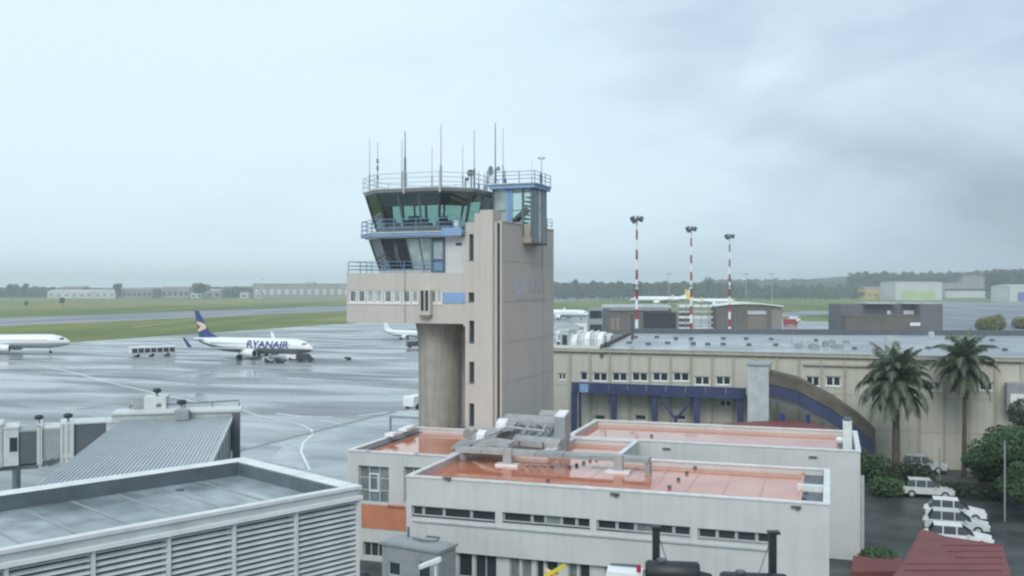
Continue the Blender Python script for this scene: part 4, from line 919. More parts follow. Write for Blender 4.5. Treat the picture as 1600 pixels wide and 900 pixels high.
mb = MB(); mb.box(22.05, .3, ZF, 22.17, 9.7, ZF+.14); mb.build('roof_curb', M_['pink_roof'], T_A)
for i, px in enumerate((910,925,940,955)): pass
def roofdots(T, lst, z=ZF):
    for px, py in lst:
        p = ground(px, py, z+.1); x, y = A.l(p.x, p.y); mb = MB(); mb.path([(x,y,z),(x,y,z+.16)], .11, 8); mb.build('drain_cap', M_['dk_panel'], T)
roofdots(T_A, [(890,729),(901,726),(912,722),(922,718),(932,716),(1046,760),(1060,748),(1073,738),(1086,730),(1256,778),(1260,770),(1263,762),(1245,783),(856,750)])
for px, py in ((700,747),(962,772),(1245,792)):      # scuppers in the wall below the coping
    x = A.sx(px, 0); z = A.z(x, 0, py); mb = MB(); mb.box(x-.28, -.16, z-.02, x+.22, .0, z+.06); mb.box(x-.05, -.14, z-.12, x+.15, -.0, z-.02); mb.build('scupper', M_['rust'], T_A)
T_B = parapet_block('rear_office_wing', 'pale office wing with a wet orange roof behind the light well', [(5.0,17.4),(25.6,17.4),(25.6,27),(5.0,27)], ZR, ZF, M_['white_wall'], M_['pink_roof'])
mb = MB(); mb.box(5.4, 18.15, ZF, 24.2, 18.4, ZR-.02); mb.build('roof_curb', M_['coping'], T_B)
mb = MB(); mb.box(24.2, 17.8, ZF+.004, 25.3, 26.6, ZF+.02); mb.build('gutter', M_['dk_panel'], T_B)  # flat dark strip, shade of the recess put into its colour
mb = MB(); x = A.sx(1317, 19.5); x2 = A.sx(1331, 19.5); mb.box(x, 19.2, ZF, x2, 19.9, A.z(x,19.5,657)); mb.build('chimney', M_['coping'], T_B)
mb = MB(); mb.box(x+.05, 19.25, A.z(x,19.5,657), x2-.05, 19.8, A.z(x,19.5,652)); mb.build('chimney_cap', M_['dk_panel'], T_B)
mb = MB(); p = ground(1312, 690, ZF+.2); x, y = A.l(p.x, p.y); mb.sphere((x, y, ZF+.3), .3, 10); mb.build('white_dome', M_['white'], T_B, True)
roofdots(T_B, [(990,688),(1018,680),(1033,690)])
for px, py in ((1042,701),(1271,714)): x = A.sx(px, 17.4); z = A.z(x, 17.4, py); mb = MB(); mb.box(x-.3, 17.25, z-.03, x+.25, 17.4, z+.06); mb.build('scupper', M_['rust'], T_B)
# side pipe on the right flank of the rear wing
mb = MB(); mb.path([(25.75, 18.6, 0), (25.75, 18.6, 5.6)], .14, 8); mb.build('downpipe', M_['lgrey'], T_B)

# left wing under the tower pillar (D)
dops = []; dw = []
D0 = (-7.6, 7.0)
def dop(pa, pb, ta, tb, nx, nz, gm):
    a, b = A.sx(pa, 7.0), A.sx(pb, 7.0); o = (a+7.6, b+7.6, A.z(a,7,tb), A.z(a,7,ta), 0, nz); dops.append(o[:4]); dw.append((o, nx, M_[gm], M_['lgrey']))
dop(560,607.5,727,784,3,3,'mglass'); dop(631,672,729,786,3,3,'mglass')
dop(567,601,846,869,3,1,'dglass')
T_D = parapet_block('left_office_wing', 'pale office wing with wet pinkish roof at the foot of the tower pillar', [(-7.6,7.0),(-.06,7.0),(-.06,10.15),(5.4,10.15),(5.4,18.6),(-7.6,18.6)], ZR-.02, ZF, M_['white_wall'], M_['pink_roof'], {0: dops}, winlist=dw)
for px in (584, 656):
    xc_ = A.sx(px, 7.1); zc_ = A.z(xc_, 7.1, 754); mb = MB(); hw_, hh_ = .36, .62
    for q in ((-hw_,-hh_,hw_,-hh_+.09),(-hw_,hh_-.09,hw_,hh_),(-hw_,-hh_+.09,-hw_+.09,hh_-.09),(hw_-.09,-hh_+.09,hw_,hh_-.09)): mb.box(xc_+q[0], 7.13, zc_+q[1], xc_+q[2], 7.17, zc_+q[3])
    mb.build('casement', M_['white'], T_D)
mb = MB(); z1, z0 = A.z(-7,7,786), A.z(-7,7,823); facade(mb, lambda s,d,z: (s-7.6, 6.96+d, z), A.sx(565,7)+7.6, 7.5, z0, z1, [], .05); mb.build('orange_band', M_['orange_wall'], T_D)
x = A.sx(606, 6.9); mb = MB(); mb.box(x, 6.8, z1, x+1.2, 6.95, z1+.1); mb.build('orange_lip', M_['orange_wall'], T_D)
for px, py in ((575,707),(651,711)): x = A.sx(px,7); mb = MB(); mb.box(x-.12, 6.9, ZR+.05, x+.12, 7.1, ZR+.16); mb.build('coping_clip', M_['lgrey'], T_D)
mb = MB(); mb.box(-7.35, 7.3, ZF+.004, -7.0, 18.3, ZF+.03); mb.build('edge_gutter', M_['dk_panel'], T_D)
for px, py in ((612,682),(633,674),(640,671)):
    p = ground(px, py, ZR+.07); x, y = A.l(p.x, p.y); T2 = thing('roof_lamp', {612:'white low lamp box on the left coping, nearest',633:'white low lamp box on the left coping, farther',640:'small white box at the back of the left coping'}[px], 'lamp', (A.w(x,y).x, A.w(x,y).y, ZR+.07), R(-18))
    mb = MB(); mb.box(-.35,-.5,.06,.35,.5,.28); mb.build('housing', M_['white'], T2); mb = MB(); mb.box(-.25,-.4,0,.25,.4,.06); mb.build('foot', M_['grey_metal'], T2)

# ------------------------------------------------------------------ ducts and plant on the roof
def rooft(px, py, z=ZF): p = ground(px, py, z); return A.l(p.x, p.y)
T = fthing('roof_duct', 'long grey raised duct crossing the orange roof on two white feet', 'duct', A)
yD = rooft(793, 728)[1]; xa, xb = A.sx(716, yD+.6), A.sx(1016, yD+.6)
za, zb2 = A.z(xa, yD, 704), A.z(xb, yD, 713)
xm = A.sx(793, yD)
for i in range(7):
    f0, f1 = i/7, (i+1)/7; x0, x1 = xa+(xb-xa)*f0, xa+(xb-xa)*f1; zz = 8.02
    mb = MB(); mb.box(x0+.02, yD, zz-.26, x1-.02, yD+1.1, zz+.03*(i % 2)); mb.build('duct_section', M_['duct'] if i < 3 else M_['grey_metal'], T)
for px in (793, 966):
    x = A.sx(px, yD); mb = MB(); mb.box(x-.28, yD-.12, ZF+.12, x+.28, yD+.3, 8.15); mb.build('support', M_['duct'], T)
    mb = MB(); mb.box(x-.75, yD-.3, ZF, x+.75, yD+.5, ZF+.14); mb.build('foot', M_['white'], T)
x = A.sx(1007, yD); mb = MB(); mb.box(x, yD+.1, ZF, x+.3, yD+.9, 7.75); mb.build('support', M_['grey_metal'], T)
T = fthing('sloping_duct', 'grey arched duct ramp left of the roof supports', 'duct', A)
x0, x1 = A.sx(708, yD+1.5), A.sx(797, yD+1.5)
pts = [(x0, 7.30), (x0+.9, 7.75), (x0+1.9, 8.25), (x0+2.8, 8.42), (x1, 8.30)]
mb = MB(); mb.loft([[(x, yD+1.2, z-.3),(x, yD+2.6, z-.3),(x, yD+2.6, z),(x, yD+1.2, z)] for x, z in pts]); mb.build('duct', M_['duct'], T)
mb = MB(); mb.box(x0-.1, yD+1.1, ZF, x0+1.0, yD+2.7, 7.42); mb.build('white_end', M_['white'], T)
T = fthing('roof_plant', 'cluster of grey ventilation boxes and sloping sheets beside the tower foot', 'ventilation plant', A)
def slab(px0, px1, y, dy, zl, zr, th, m, name='sloping_sheet'):
    xa, xb = A.sx(px0, y), A.sx(px1, y); mb = MB()
    mb.add([(xa,y,zl-th),(xb,y,zr-th),(xb,y+dy,zr-th+.25),(xa,y+dy,zl-th+.25),(xa,y,zl),(xb,y,zr),(xb,y+dy,zr+.25),(xa,y+dy,zl+.25)], [(0,3,2,1),(4,5,6,7),(0,1,5,4),(1,2,6,5),(2,3,7,6),(3,0,4,7)]); mb.build(name, m, T)
slab(705, 775, 10.8, 1.6, 7.35, 8.35, .18, M_['grey_metal'])
slab(735, 800, 12.2, 1.4, 7.9, 8.75, .18, M_['duct'])
slab(770, 880, 13.0, 2.0, 8.15, 8.0, .5, M_['grey_metal'], 'duct_box')
slab(783, 868, 15.2, 1.4, 8.85, 8.75, .35, M_['duct'], 'duct_box')
slab(800, 872, 12.0, .8, 7.9, 7.75, .35, M_['duct'], 'duct_box')
slab(842, 868, 16.8, .6, 9.1, 9.1, .35, M_['duct'], 'duct_box')
slab(866, 883, 13.2, 1.3, 9.45, 9.45, 2.4, M_['grey_metal'], 'plant_cabinet')
slab(867, 882, 13.25, 1.2, 9.56, 9.56, .1, M_['white'], 'cabinet_lid')
slab(775, 790, 12.9, .6, 8.9, 8.9, .5, M_['white'], 'fan_box')
slab(744, 756, 11.0, .6, 8.3, 8.3, .4, M_['white'], 'fan_box')
for i in range(6):
    px = 792+i*13; x = A.sx(px, 13.4); mb = MB(); mb.path([(x, 13.2, 8.1), (x+.35, 13.6, 8.75), (x+.8, 14, 8.35)], .13, 7); mb.build('pipe', M_['slate_steel'] if i % 2 else M_['grey_metal'], T)
for i in range(4):
    x = A.sx(735+i*38, 11.6); mb = MB(); mb.path([(x, 11.6, ZF), (x, 11.6, 7.9)], .07, 6); mb.build('leg', M_['slate_steel'], T)
mb = MB(); x = A.sx(728, 11); mb.path([(x, 11.2, 7.6), (A.sx(792,11), 11.2, 8.9), (A.sx(850,11), 11.2, 8.75)], .09, 7); mb.build('pipe', M_['duct'], T)
for px, py, lab in ((729,689,'small dark satellite dish low on the roof by the pillar'), (741,690,'second small dish low on the roof beside the tower foot')):
    x, y = rooft(px, py+3); w_ = A.w(x, y); T2 = thing('satellite_dish', lab, 'satellite dish', (w_.x, w_.y, ZF), R(20)); mb = MB(); mb.path([(0,0,0),(0,0,.5)], .05, 6); mb.build('stand', M_['grey_metal'], T2)
    mb = MB(); mb.loft([[(math.cos(t*math.pi/6)*r, -.1-d_, .7+math.sin(t*math.pi/6)*r) for t in range(12)] for r, d_ in ((.38,.12),(.25,.02),(.04,-.03))]); mb.build('dish', M_['duct'], T2)

# ================================================================== control tower
TX = Frame((784-800)/FPX*75, 75, -21)
T_T = fthing('control_tower', 'beige concrete airport control tower with slanted glass cab and round pillar', 'control tower', TX)
def tz(x, y, py): return TX.z(x, y, py)
Mt = lambda s,d,z: (s, d, z)
ZB = ZF-.3; ZT = 23.7
# main shaft: front face with a shadow slot, right flank, back
fx0, fx1 = -3.11, TX.sx(741.5,-.35)
fops = [(TX.sx(733,0), TX.sx(740,0), tz(-3,0,408), tz(-3,0,366))]
dk = [(732,741,457,473),(733,741,501,537),(733,741,565,600),(733,741,630,666)]
for a, b, c_, d_ in dk: fops.append((TX.sx(a,0), TX.sx(b,0), tz(-3,0,d_), tz(-3,0,c_)))
mb = MB(); facade(mb, Mt, fx0, 0, ZB, ZT, fops+[(-.40,-.16,ZB+.5,ZT-.1)], .3)
mb.poly([(0,0,ZB),(0,12.75,ZB),(0,12.75,ZT),(0,0,ZT)]); mb.poly([(fx0,12.75,ZB),(fx0,0,ZB),(fx0,0,ZT),(fx0,12.75,ZT)]); mb.poly([(0,12.75,ZB),(fx0,12.75,ZB),(fx0,12.75,ZT),(0,12.75,ZT)]); mb.poly([(fx0,0,ZT-.4),(0,0,ZT-.4),(0,12.75,ZT-.4),(fx0,12.75,ZT-.4)])
mb.build('shaft', M_['tower'], T_T)
mb = MB(); mb.poly([(-.40,.29,ZB+.5),(-.16,.29,ZB+.5),(-.16,.29,ZT-.1),(-.40,.29,ZT-.1)]); mb.build('slot', M_['dark'], T_T)
for o in fops: window(T_T, Mt, o, M_['slate_steel'], M_['dglass'], .3, 1, 2 if o is fops[0] else 1, .05)
z1 = tz(-2,-.35,333); z2 = tz(-1.5,-.35,328)
mb = MB(); mb.box(fx1, -.35, ZB, -1.75, .0-.004, z1); mb.box(-1.745, -.35, ZB, -.62, .0-.004, z2); mb.box(fx1, .004, ZT-.38, -1.75, 1.5, z1-.003); mb.box(-1.745, .004, ZT-.38, -.62, 1.5, z2-.003); mb.build('fin_wall', M_['tower'], T_T)
mb = MB(); mb.box(fx0+.02, .05, ZT-.38, fx1-.004, 2.2, tz(-3,0,350)+.02); mb.build('corner_block', M_['tower'], T_T)
for y0_, y1_ in ((0,4.5),(8.1,12.75)):
    mb = MB(); mb.box(-.28, y0_+.03, ZT, .06, y1_, ZT+.07); mb.build('coping', M_['tower'], T_T)
for z_ in (11.0, 14.2, 17.4, 20.6):
    jb = MB(); jb.box(.0035, .03, z_, .014, 12.7, z_+.035); jb.box(-3.105, -.012, z_, TX.sx(727.6,0) if False else fx1-.01, -.0035, z_+.035); jb.build('formwork_joint', M_['pillar'], T_T)
jb = MB(); jb.box(.004, 9.6, ZB, .05, 9.66, ZT-.2); jb.build('lightning_cable', M_['grey_metal'], T_T)
# faded painted emblem on the flank
lg = MB(); yc, zc = TX.sy(812, 0), tz(0, 4.5, 446); n = 20
o_ = [(.006, yc+math.cos(i*2*math.pi/n)*1.55, zc+math.sin(i*2*math.pi/n)*.82) for i in range(n)]; i_ = [(.006, yc+.3+math.cos(i*2*math.pi/n)*.5, zc+.05+math.sin(i*2*math.pi/n)*.25) for i in range(n)]
for i in range(n): lg.add([o_[i], o_[(i+1)%n], i_[(i+1)%n], i_[i]], [(0,1,2,3)])
lg.build('faded_emblem', M_['logo'], T_T)
ya, yb_ = TX.sy(826, 0), TX.sy(853, 0)
for i in range(4):
    lg = MB(); y0_ = ya+(yb_-ya)*i/4; y1_ = y0_+(yb_-ya)*.17; lg.poly([(.006,y0_,zc-.75),(.006,y1_,zc-.75),(.006,y1_,zc+.55),(.006,y0_,zc+.55)]); lg.build('faded_lettering', M_['logo2'], T_T)
lg = MB(); lg.poly([(.006,TX.sy(804,0),zc-1.25),(.006,yb_,zc-1.25),(.006,yb_,zc-1.0),(.006,TX.sy(804,0),zc-1.0)]); lg.build('faded_underline', M_['logo2'], T_T)
# pillar
mb = MB(); prf = [(6.0,1.78),(9,1.76),(13.2,1.77),(14.6,1.85),(15.66,2.05)]; pc = (TX.sx(687, 3.5), 3.5)
mb.loft([[(pc[0]+math.cos(2*math.pi*j/40)*r, pc[1]+math.sin(2*math.pi*j/40)*r, z) for j in range(40)] for z, r in prf]); mb.build('pillar', M_['pillar'], T_T, True)
mb = MB(); x = TX.sx(724, 5.5); mb.path([(x,5.5,ZB),(x,5.5,14.0)], .34, 12); mb.build('service_pipe', M_['white'], T_T, True)
mb = MB(); mb.cbox((x-.05,5.3,14.6),(.85,.8,1.3),.3,0,(R(18),'Y')); mb.build('pipe_head', M_['white'], T_T)
# cantilevered office box
BX0, BX1, BZ0, BZ1 = -13.9, fx0, 15.65, 19.72
bops = []; bw = []
wpx = [(545.5,557),(559,570.5),(573,584),(586,597),(600,612),(614,625.5),(629,641),(643,653),(674,681),(682,690)]
for k, (a, b) in enumerate(wpx):
    o = (TX.sx(a,0), TX.sx(b,0), tz(-9,0,473), tz(-9,0,453.5)); bops.append(o); bw.append((o, 1, M_['mglass' if k in (0,1,4,6,8) else 'lglass']))
mb = MB(); facade(mb, Mt, BX0, BX1-.004, BZ0, BZ1, bops, .22)
mb.poly([(BX0,9,BZ0),(BX0,0,BZ0),(BX0,0,BZ1),(BX0,9,BZ1)]); mb.poly([(BX1-.004,9,BZ0),(BX0,9,BZ0),(BX0,9,BZ1),(BX1-.004,9,BZ1)]); mb.poly([(BX0,0,BZ0),(BX0,9,BZ0),(BX1-.004,9,BZ0),(BX1-.004,0,BZ0)]); mb.poly([(BX0,0,BZ1),(BX1,0,BZ1),(BX1,9,BZ1),(BX0,9,BZ1)])
mb.build('office_box', M_['tower'], T_T)
for o, nx, gm in bw: window(T_T, Mt, o, M_['white'], gm, .16, nx, 1, .10)
za, zb2 = tz(-9,0,474.5), tz(-9,0,452)
for a, b in [(TX.sx(542.5,0), TX.sx(654,0)), (TX.sx(673,0), TX.sx(691,0))]:
    mb = MB(); mb.box(a,-.06,za-.06,b,-.004,za+.03); mb.build('window_sill', M_['white'], T_T)
mb = MB(); mb.box(TX.sx(692,0), -.05, tz(-4,0,474), TX.sx(727,0)-.02, -.004, tz(-4,0,457)); mb.build('blue_panel', M_['lblue'], T_T)
x = TX.sx(633,0); mb = MB(); mb.box(x-.03,-.012,BZ0,x+.03,.0-.004,BZ1); mb.build('joint', M_['slate_steel'], T_T)
# projecting double slit bay
ba, bb = TX.sx(654,-.5), TX.sx(672,-.5); bz0, bz1 = tz(-6,-.5,497), tz(-6,-.5,453)
mb = MB(); o1 = (ba+.17, ba+.46, bz0+.55, bz1-.05); o2 = (bb-.46, bb-.17, bz0+.55, bz1-.05)
facade(mb, lambda s,d,z: (s, d-.5, z), ba, bb, bz0+.25, bz1, [o1, o2], .2)
mb.poly([(bb,-.5,bz0+.25),(bb,-.004,bz0+.25),(bb,-.004,bz1),(bb,-.5,bz1)]); mb.poly([(ba,-.004,bz0+.25),(ba,-.5,bz0+.25),(ba,-.5,bz1),(ba,-.004,bz1)]); mb.poly([(ba,-.5,bz1),(bb,-.5,bz1),(bb,-.004,bz1),(ba,-.004,bz1)])
mb.build('slit_bay', M_['tower'], T_T)
mb = MB(); mb.loft([[(ba+i_,-.5+i_*.6,z),(bb-i_,-.5+i_*.6,z),(bb-i_,-.01,z),(ba+i_,-.01,z)] for i_, z in ((.25,bz0),(0,bz0+.245))]); mb.build('bay_corbel', M_['pillar'], T_T)
for o in (o1, o2): window(T_T, lambda s,d,z: (s, d-.5, z), o, M_['slate_steel'], M_['dglass'], .2, 1, 1, .04)

# ---- cab storeys
def chamf(x0, x1, y0, y1, c, cb=None):
    cb = cb or c; return [(x0+c,y0),(x1-cb,y0),(x1,y0+cb),(x1,y1-cb),(x1-cb,y1),(x0+c,y1),(x0,y1-c),(x0,y0+c)]
def glazed(T, pb, pt, z0, z1, sub, frm, gls, sides, mull=.09, blind=None, over={}, blinds=(0,7)):
    for i in sides:
        j = (i+1) % 8; b0, b1, t0, t1 = [Vector((*p, z)) for p, z in ((pb[i],z0),(pb[j],z0),(pt[i],z1),(pt[j],z1))]
        k = sub.get(i, 1); nrm = (b1-b0).cross(t0-b0).normalized()
        def pt_(s, t): return (b0.lerp(b1, s)).lerp(t0.lerp(t1, s), t)
        for q in range(k):
            s0, s1 = q/k, (q+1)/k
            g = MB(); e = .035/ (b1-b0).length*1.0
            g.poly([pt_(s0,.03), pt_(s1,.03), pt_(s1,.97), pt_(s0,.97)]); pane = g.build('pane', over.get((i,q), gls), T)
            if blind and i in blinds and (i,q) not in over:
                g = MB(); v = nrm*-.12; g.poly([pt_(s0+.01,blind)+v, pt_(s1-.01,blind)+v, pt_(s1-.01,.97)+v, pt_(s0+.01,.97)+v]); g.build('blind', M_['blind'], pane)
        for q in range(k+1):
            s = q/k; g = MB(); g.path([pt_(s,0), pt_(s,1)], mull*(1.25 if q in (0,k) else 1), 6); g.build('mullion', frm, T)
        g = MB(); g.path([pt_(0,0.02), pt_(1,0.02)], mull, 6); g.build('transom', frm, T); g = MB(); g.path([pt_(0,.98), pt_(1,.98)], mull*1.2, 6); g.build('transom', frm, T)
# lower glazed storey
LZ0, LZ1 = 19.95, 22.62
lb = chamf(-12.35, -4.9, .55, 8.4, 2.4, .1); lt = chamf(-13.1, -4.9, .1, 8.8, 2.3, .1)
lb[1] = (-4.95,.55); lt[1] = (-4.95,.1); lb[2] = (-4.9,.6); lt[2] = (-4.9,.15)
glazed(T_T, lb, lt, LZ0, LZ1, {0:5, 7:1, 6:2, 5:3}, M_['slate_steel'], M_['dk_cab_glass'], (0,7,6,5), .06, .72, {(0,2):M_['lglass'],(0,3):M_['lglass']})
mb = MB(); mb.prism(offs(lb, -.08), BZ1, LZ0+.02); mb.build('plinth', M_['lgrey'], T_T)
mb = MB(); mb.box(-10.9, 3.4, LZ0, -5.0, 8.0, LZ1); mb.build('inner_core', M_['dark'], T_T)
xq = [TX.sx(p,.7) for p in (649,660,672)]
for i in range(0): mb = MB(); mb.box(xq[i]+.03, .95, LZ0+.05, xq[i+1]-.03, 1.02, LZ1-.2); mb.build('curtain', M_['white'], T_T)
# blue framed door
da, db = TX.sx(677,.4), -4.92
dz1 = tz(-5,.4,374); dz0 = BZ1+.02
mb = MB()
for a, b, c_, d_ in ((da,da+.16,dz0,dz1),(db-.16,db,dz0,dz1),(da+.16,db-.16,dz1-.16,dz1),(da+.16,db-.16,dz0,dz0+.16),(da+.16,db-.16,dz0+.95,dz0+1.1)): mb.box(a,-.02,c_,b,.12,d_)
dr = mb.build('door', M_['slate_blue'], T_T); mb = MB(); mb.poly([(da+.16,.08,dz0+1.1),(db-.16,.08,dz0+1.1),(db-.16,.08,dz1-.16),(da+.16,.08,dz1-.16)]); mb.build('pane', M_['lglass'], dr)
mb = MB(); mb.poly([(da+.16,.08,dz0+.16),(db-.16,.08,dz0+.16),(db-.16,.08,dz0+.95),(da+.16,.08,dz0+.95)]); mb.build('door_panel', M_['blue_steel'], dr)
# beige annex with a small window
aw = (TX.sx(712,.05), TX.sx(722,.05), tz(-4,.05,384), tz(-4,.05,379.5))
mb = MB(); facade(mb, lambda s,d,z: (s, d+.05, z), -4.88, fx0-.006, BZ1, 22.66, [aw], .2); mb.poly([(-4.88,8,BZ1),(-4.88,.05,BZ1),(-4.88,.05,22.66),(-4.88,8,22.66)]); mb.build('annex', M_['white_wall'], T_T)
window(T_T, lambda s,d,z: (s, d+.05, z), aw, M_['slate_steel'], M_['dglass'], .2, 1, 1, .04)
# balcony slab
bp = chamf(-13.5, fx0-.01, -.65, 9.2, 2.3, .05)
bz0_, bz1_ = 22.70, 23.02
mb = MB(); mb.prism(bp, bz0_, bz1_); mb.build('balcony_slab', M_['lblue'], T_T)
mb = MB(); mb.prism(offs(bp, -.06), bz1_-.09, bz1_+.03); mb.build('balcony_edge', M_['lgrey'], T_T)
mb = MB(); mb.prism(offs(bp, .35), bz0_-.12, bz0_-.004); mb.build('balcony_soffit', M_['white'], T_T)
mb = MB(); a = TX.sx(690,-.7); mb.box(a, -.74, bz0_-.05, fx0-.03, -.715, bz1_+.25); mb.build('blue_fascia', M_['lblue'], T_T)
def rail(T, pts, z0, hs, sp, m, r=.035, name='railing'):
    hol = MB()
    for h_ in hs:
        for p, q in zip(pts, pts[1:]): mb = MB(); mb.path([(*p, z0+h_), (*q, z0+h_)], r, 6); mb.build('rail', m, T)
    for p, q in zip(pts, pts[1:]):
        v = Vector(q)-Vector(p); n = max(1, round(v.length/sp))
        for i in range(n+1):
            if i == 0 and p is not pts[0]: continue
            c = Vector(p)+v*i/n; mb = MB(); mb.path([(c.x, c.y, z0), (c.x, c.y, z0+max(hs))], r*1.2, 6); mb.build('rail_post', m, T)
b2_ = offs(bp, .08)
rail(T_T, [b2_[6], b2_[7], b2_[0], (fx0-.1, b2_[0][1])], bz1_, (.35,.7,1.05), 1.9, M_['blue_steel'])
rail(T_T, [(BX0+.1, 6), (BX0+.1, .12), (fx0-.3, .12)], BZ1, (.32,.62,.95), 1.75, M_['blue_steel'], .032)
# upper cab
UZ0, UZ1 = 23.45, 26.30
ub = chamf(-12.7, -4.15, .75, 8.2, 2.2, 1.6); ut = chamf(-13.35, -3.4, -.05, 9.0, 2.35, 1.9)
mb = MB(); mb.prism(offs(ub, -.05), bz1_-.0, UZ0); mb.build('cab_sill', M_['slate_steel'], T_T)
glazed(T_T, ub, ut, UZ0, UZ1, {0:3, 7:1, 6:2, 5:3, 4:3, 3:1, 2:2, 1:1}, M_['slate_steel'], M_['cab_glass'], range(8), .09, .60, {}, (0,7,1))
mb = MB(); mb.prism(offs(ub, .12), UZ0-.02, UZ0+.1); mb.build('cab_floor', M_['dark'], T_T)
for i, (px, w_, h_) in enumerate(((612,1.3,.45),(648,1.7,.6),(665,1.0,.35),(694,1.2,.5))):
    x = TX.sx(px, 2.1); mb = MB(); mb.box(x-w_/2, 1.8, UZ0+.1, x+w_/2, 2.5, UZ0+.1+h_); mb.box(x-w_*.3, 1.95, UZ0+.1+h_, x+w_*.3, 2.1, UZ0+.45+h_); mb.build('console', M_['slate_steel'] if i % 2 else M_['grey_metal'], T_T)
rp_ = offs(ut, -.18); mb = MB(); mb.prism(rp_, UZ1+.02, UZ1+.22); mb.build('cab_roof', M_['grey_metal'], T_T)
mb = MB(); mb.prism(offs(ut, -.30), UZ1+.224, UZ1+.34); mb.build('roof_edge', M_['lgrey'], T_T)
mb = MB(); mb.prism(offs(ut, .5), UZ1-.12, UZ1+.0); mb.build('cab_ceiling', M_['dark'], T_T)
RZ = UZ1+.34
rr_ = offs(ut, -.25)
rail(T_T, [rr_[5], rr_[6], rr_[7], rr_[0], rr_[1]], RZ, (.4,.78,1.15), 2.4, M_['lgrey'], .028)
rail(T_T, [rr_[1], rr_[2], rr_[3], rr_[4], rr_[5]], RZ, (.4,.78,1.15), 2.4, M_['lgrey'], .028)
for px in (632, 688):        # bracket posts at the roof edge
    x = TX.sx(px, -.25); mb = MB(); mb.box(x-.07, -.40, UZ1-.15, x+.07, -.25, RZ+1.3); mb.build('bracket_post', M_['lgrey'], T_T)
mb = MB(); mb.box(TX.sx(716,.5), -.3, bz1_+.05, TX.sx(722,.5), .1, bz1_+.85); mb.build('white_cabinet', M_['white'], T_T)
# glazed stair head on the flank
GX0, GX1, GY0, GY1 = -2.6, .92, 4.72, 8.0; GZ0, GZ1 = 22.25, 26.75
mb = MB(); mb.box(GX0, GY0-.01, ZT-.1, -.02, GY0+.1, ZT+.28); mb.build('stair_plinth', M_['grey_metal'], T_T)
cols = [TX.sx(p, GY0) for p in (771, 793, 799, 817, 832)]
for i, x in enumerate(cols):
    mb = MB(); w_ = .09 if i not in (1,4) else .16; zz = ZT+.28 if x < 0 else GZ0+.5
    mb.box(x-w_, GY0-.04, zz, x+w_, GY0+.1, GZ1); mb.build('stair_mullion', M_['lblue'] if i in (1,2) else M_['slate_steel'], T_T)
for i, (a, b, gm) in enumerate(((0,1,'lglass'),(1,2,'lblue'),(2,3,'cab_glass'),(3,4,'cab_glass'))):
    zz = ZT+.28 if i < 3 else GZ0+1.5
    mb = MB(); mb.poly([(cols[a]+.09,GY0+.03,zz),(cols[b]-.09,GY0+.03,zz),(cols[b]-.09,GY0+.03,GZ1),(cols[a]+.09,GY0+.03,GZ1)]); mb.build('stair_pane', M_[gm], T_T)
mb = MB(); mb.box(cols[0]+.1, GY0-.02, 24.9, cols[4]-.1, GY0+.02, 24.98); mb.build('stair_transom', M_['slate_steel'], T_T)
mb = MB(); mb.box(0.004, GY0+.02, GZ0, GX1-.02, GY0+.06, GZ0+1.5); mb.build('lower_panel', M_['pillar'], T_T)
for i in range(3):
    y0_ = GY0+(GY1-GY0)*i/3; mb = MB(); mb.box(GX1-.1, y0_+.05, GZ0+.05, GX1, y0_+(GY1-GY0)/3-.05, GZ1-.1); mb.build('flank_panel', M_['blue_grey_panel'] if i % 2 == 0 else M_['lglass'], T_T)
for i in range(4):
    y0_ = GY0+(GY1-GY0)*i/3; mb = MB(); mb.box(GX1-.14, y0_-.05, GZ0, GX1+.03, y0_+.05, GZ1); mb.build('flank_mullion', M_['slate_steel'], T_T)
mb = MB(); mb.box(.004, GY0, GZ0-.12, GX1+.04, GY1+.1, GZ0); mb.build('stair_base', M_['rust'], T_T)
mb = MB(); mb.box(GX0-.3, GY0-.35, GZ1, GX1+.25, GY1+.4, GZ1+.32); mb.build('stair_roof', M_['lblue'], T_T)
mb = MB(); mb.box(GX0-.4, GY0-.45, GZ1+.324, GX1+.35, GY1+.5, GZ1+.42); mb.build('stair_roof_edge', M_['lgrey'], T_T)
mb = MB()
for i in range(7): mb.box(cols[2]+.1+i*.14, GY0+.8, 24.0+i*.34, cols[2]+.5+i*.14, GY1-.4, 24.08+i*.34)
mb.build('inner_steps', M_['dark'], T_T)
mb = MB(); mb.path([(cols[1]-.2, GY0+1.2, ZT+.1),(cols[3], GY0+1.2, ZT+1.4)], .3, 8); mb.build('stair_machine', M_['dark'], T_T)
ge = [(GX0-.3, GY0-.35), (GX1+.25, GY0-.35), (GX1+.25, GY1+.4)]
rail(T_T, ge, GZ1+.42, (.35,.65,.95), 1.5, M_['blue_steel'], .03)
rail(T_T, [(-.1, 8.6), (-.1, 12.6)], ZT+.07, (.3,.6,.9), 1.2, M_['lgrey'], .03)
# ---- antennas and dishes on the cab roof
def antenna(px, y, top, label, r=.045, base=None, m='grey_metal', knob=None):
    x = TX.sx(px, y); w_ = TX.w(x, y); zb_ = base or RZ; zt_ = HCAM-(top-YH)/FPX*w_.y
    T = thing('whip_antenna', label, 'antenna', (w_.x, w_.y, zb_), 0, 'antennas on the tower cab roof')
    H = zt_-zb_; mb = MB(); mb.path([(0,0,0),(0,0,H*.35)], r*1.5, 6); mb.build('mast', M_[m], T)
    mb = MB(); mb.path([(0,0,H*.35),(.0,0,H)], [r, r*.6], 6); mb.build('whip', M_['lgrey'] if knob is None else M_[m], T)
    mb = MB(); mb.box(-.14,-.14,0,.14,.14,.1); mb.build('base_plate', M_['grey_metal'], T)
    if knob:
        for zk in knob: mb = MB(); mb.cbox((0,0,zk),(.16,.16,.35)); mb.build('junction_box', M_['slate_steel'], T)
    return T
antenna(577.5, 3.0, 217, 'tall thin antenna at the far left corner of the cab roof')
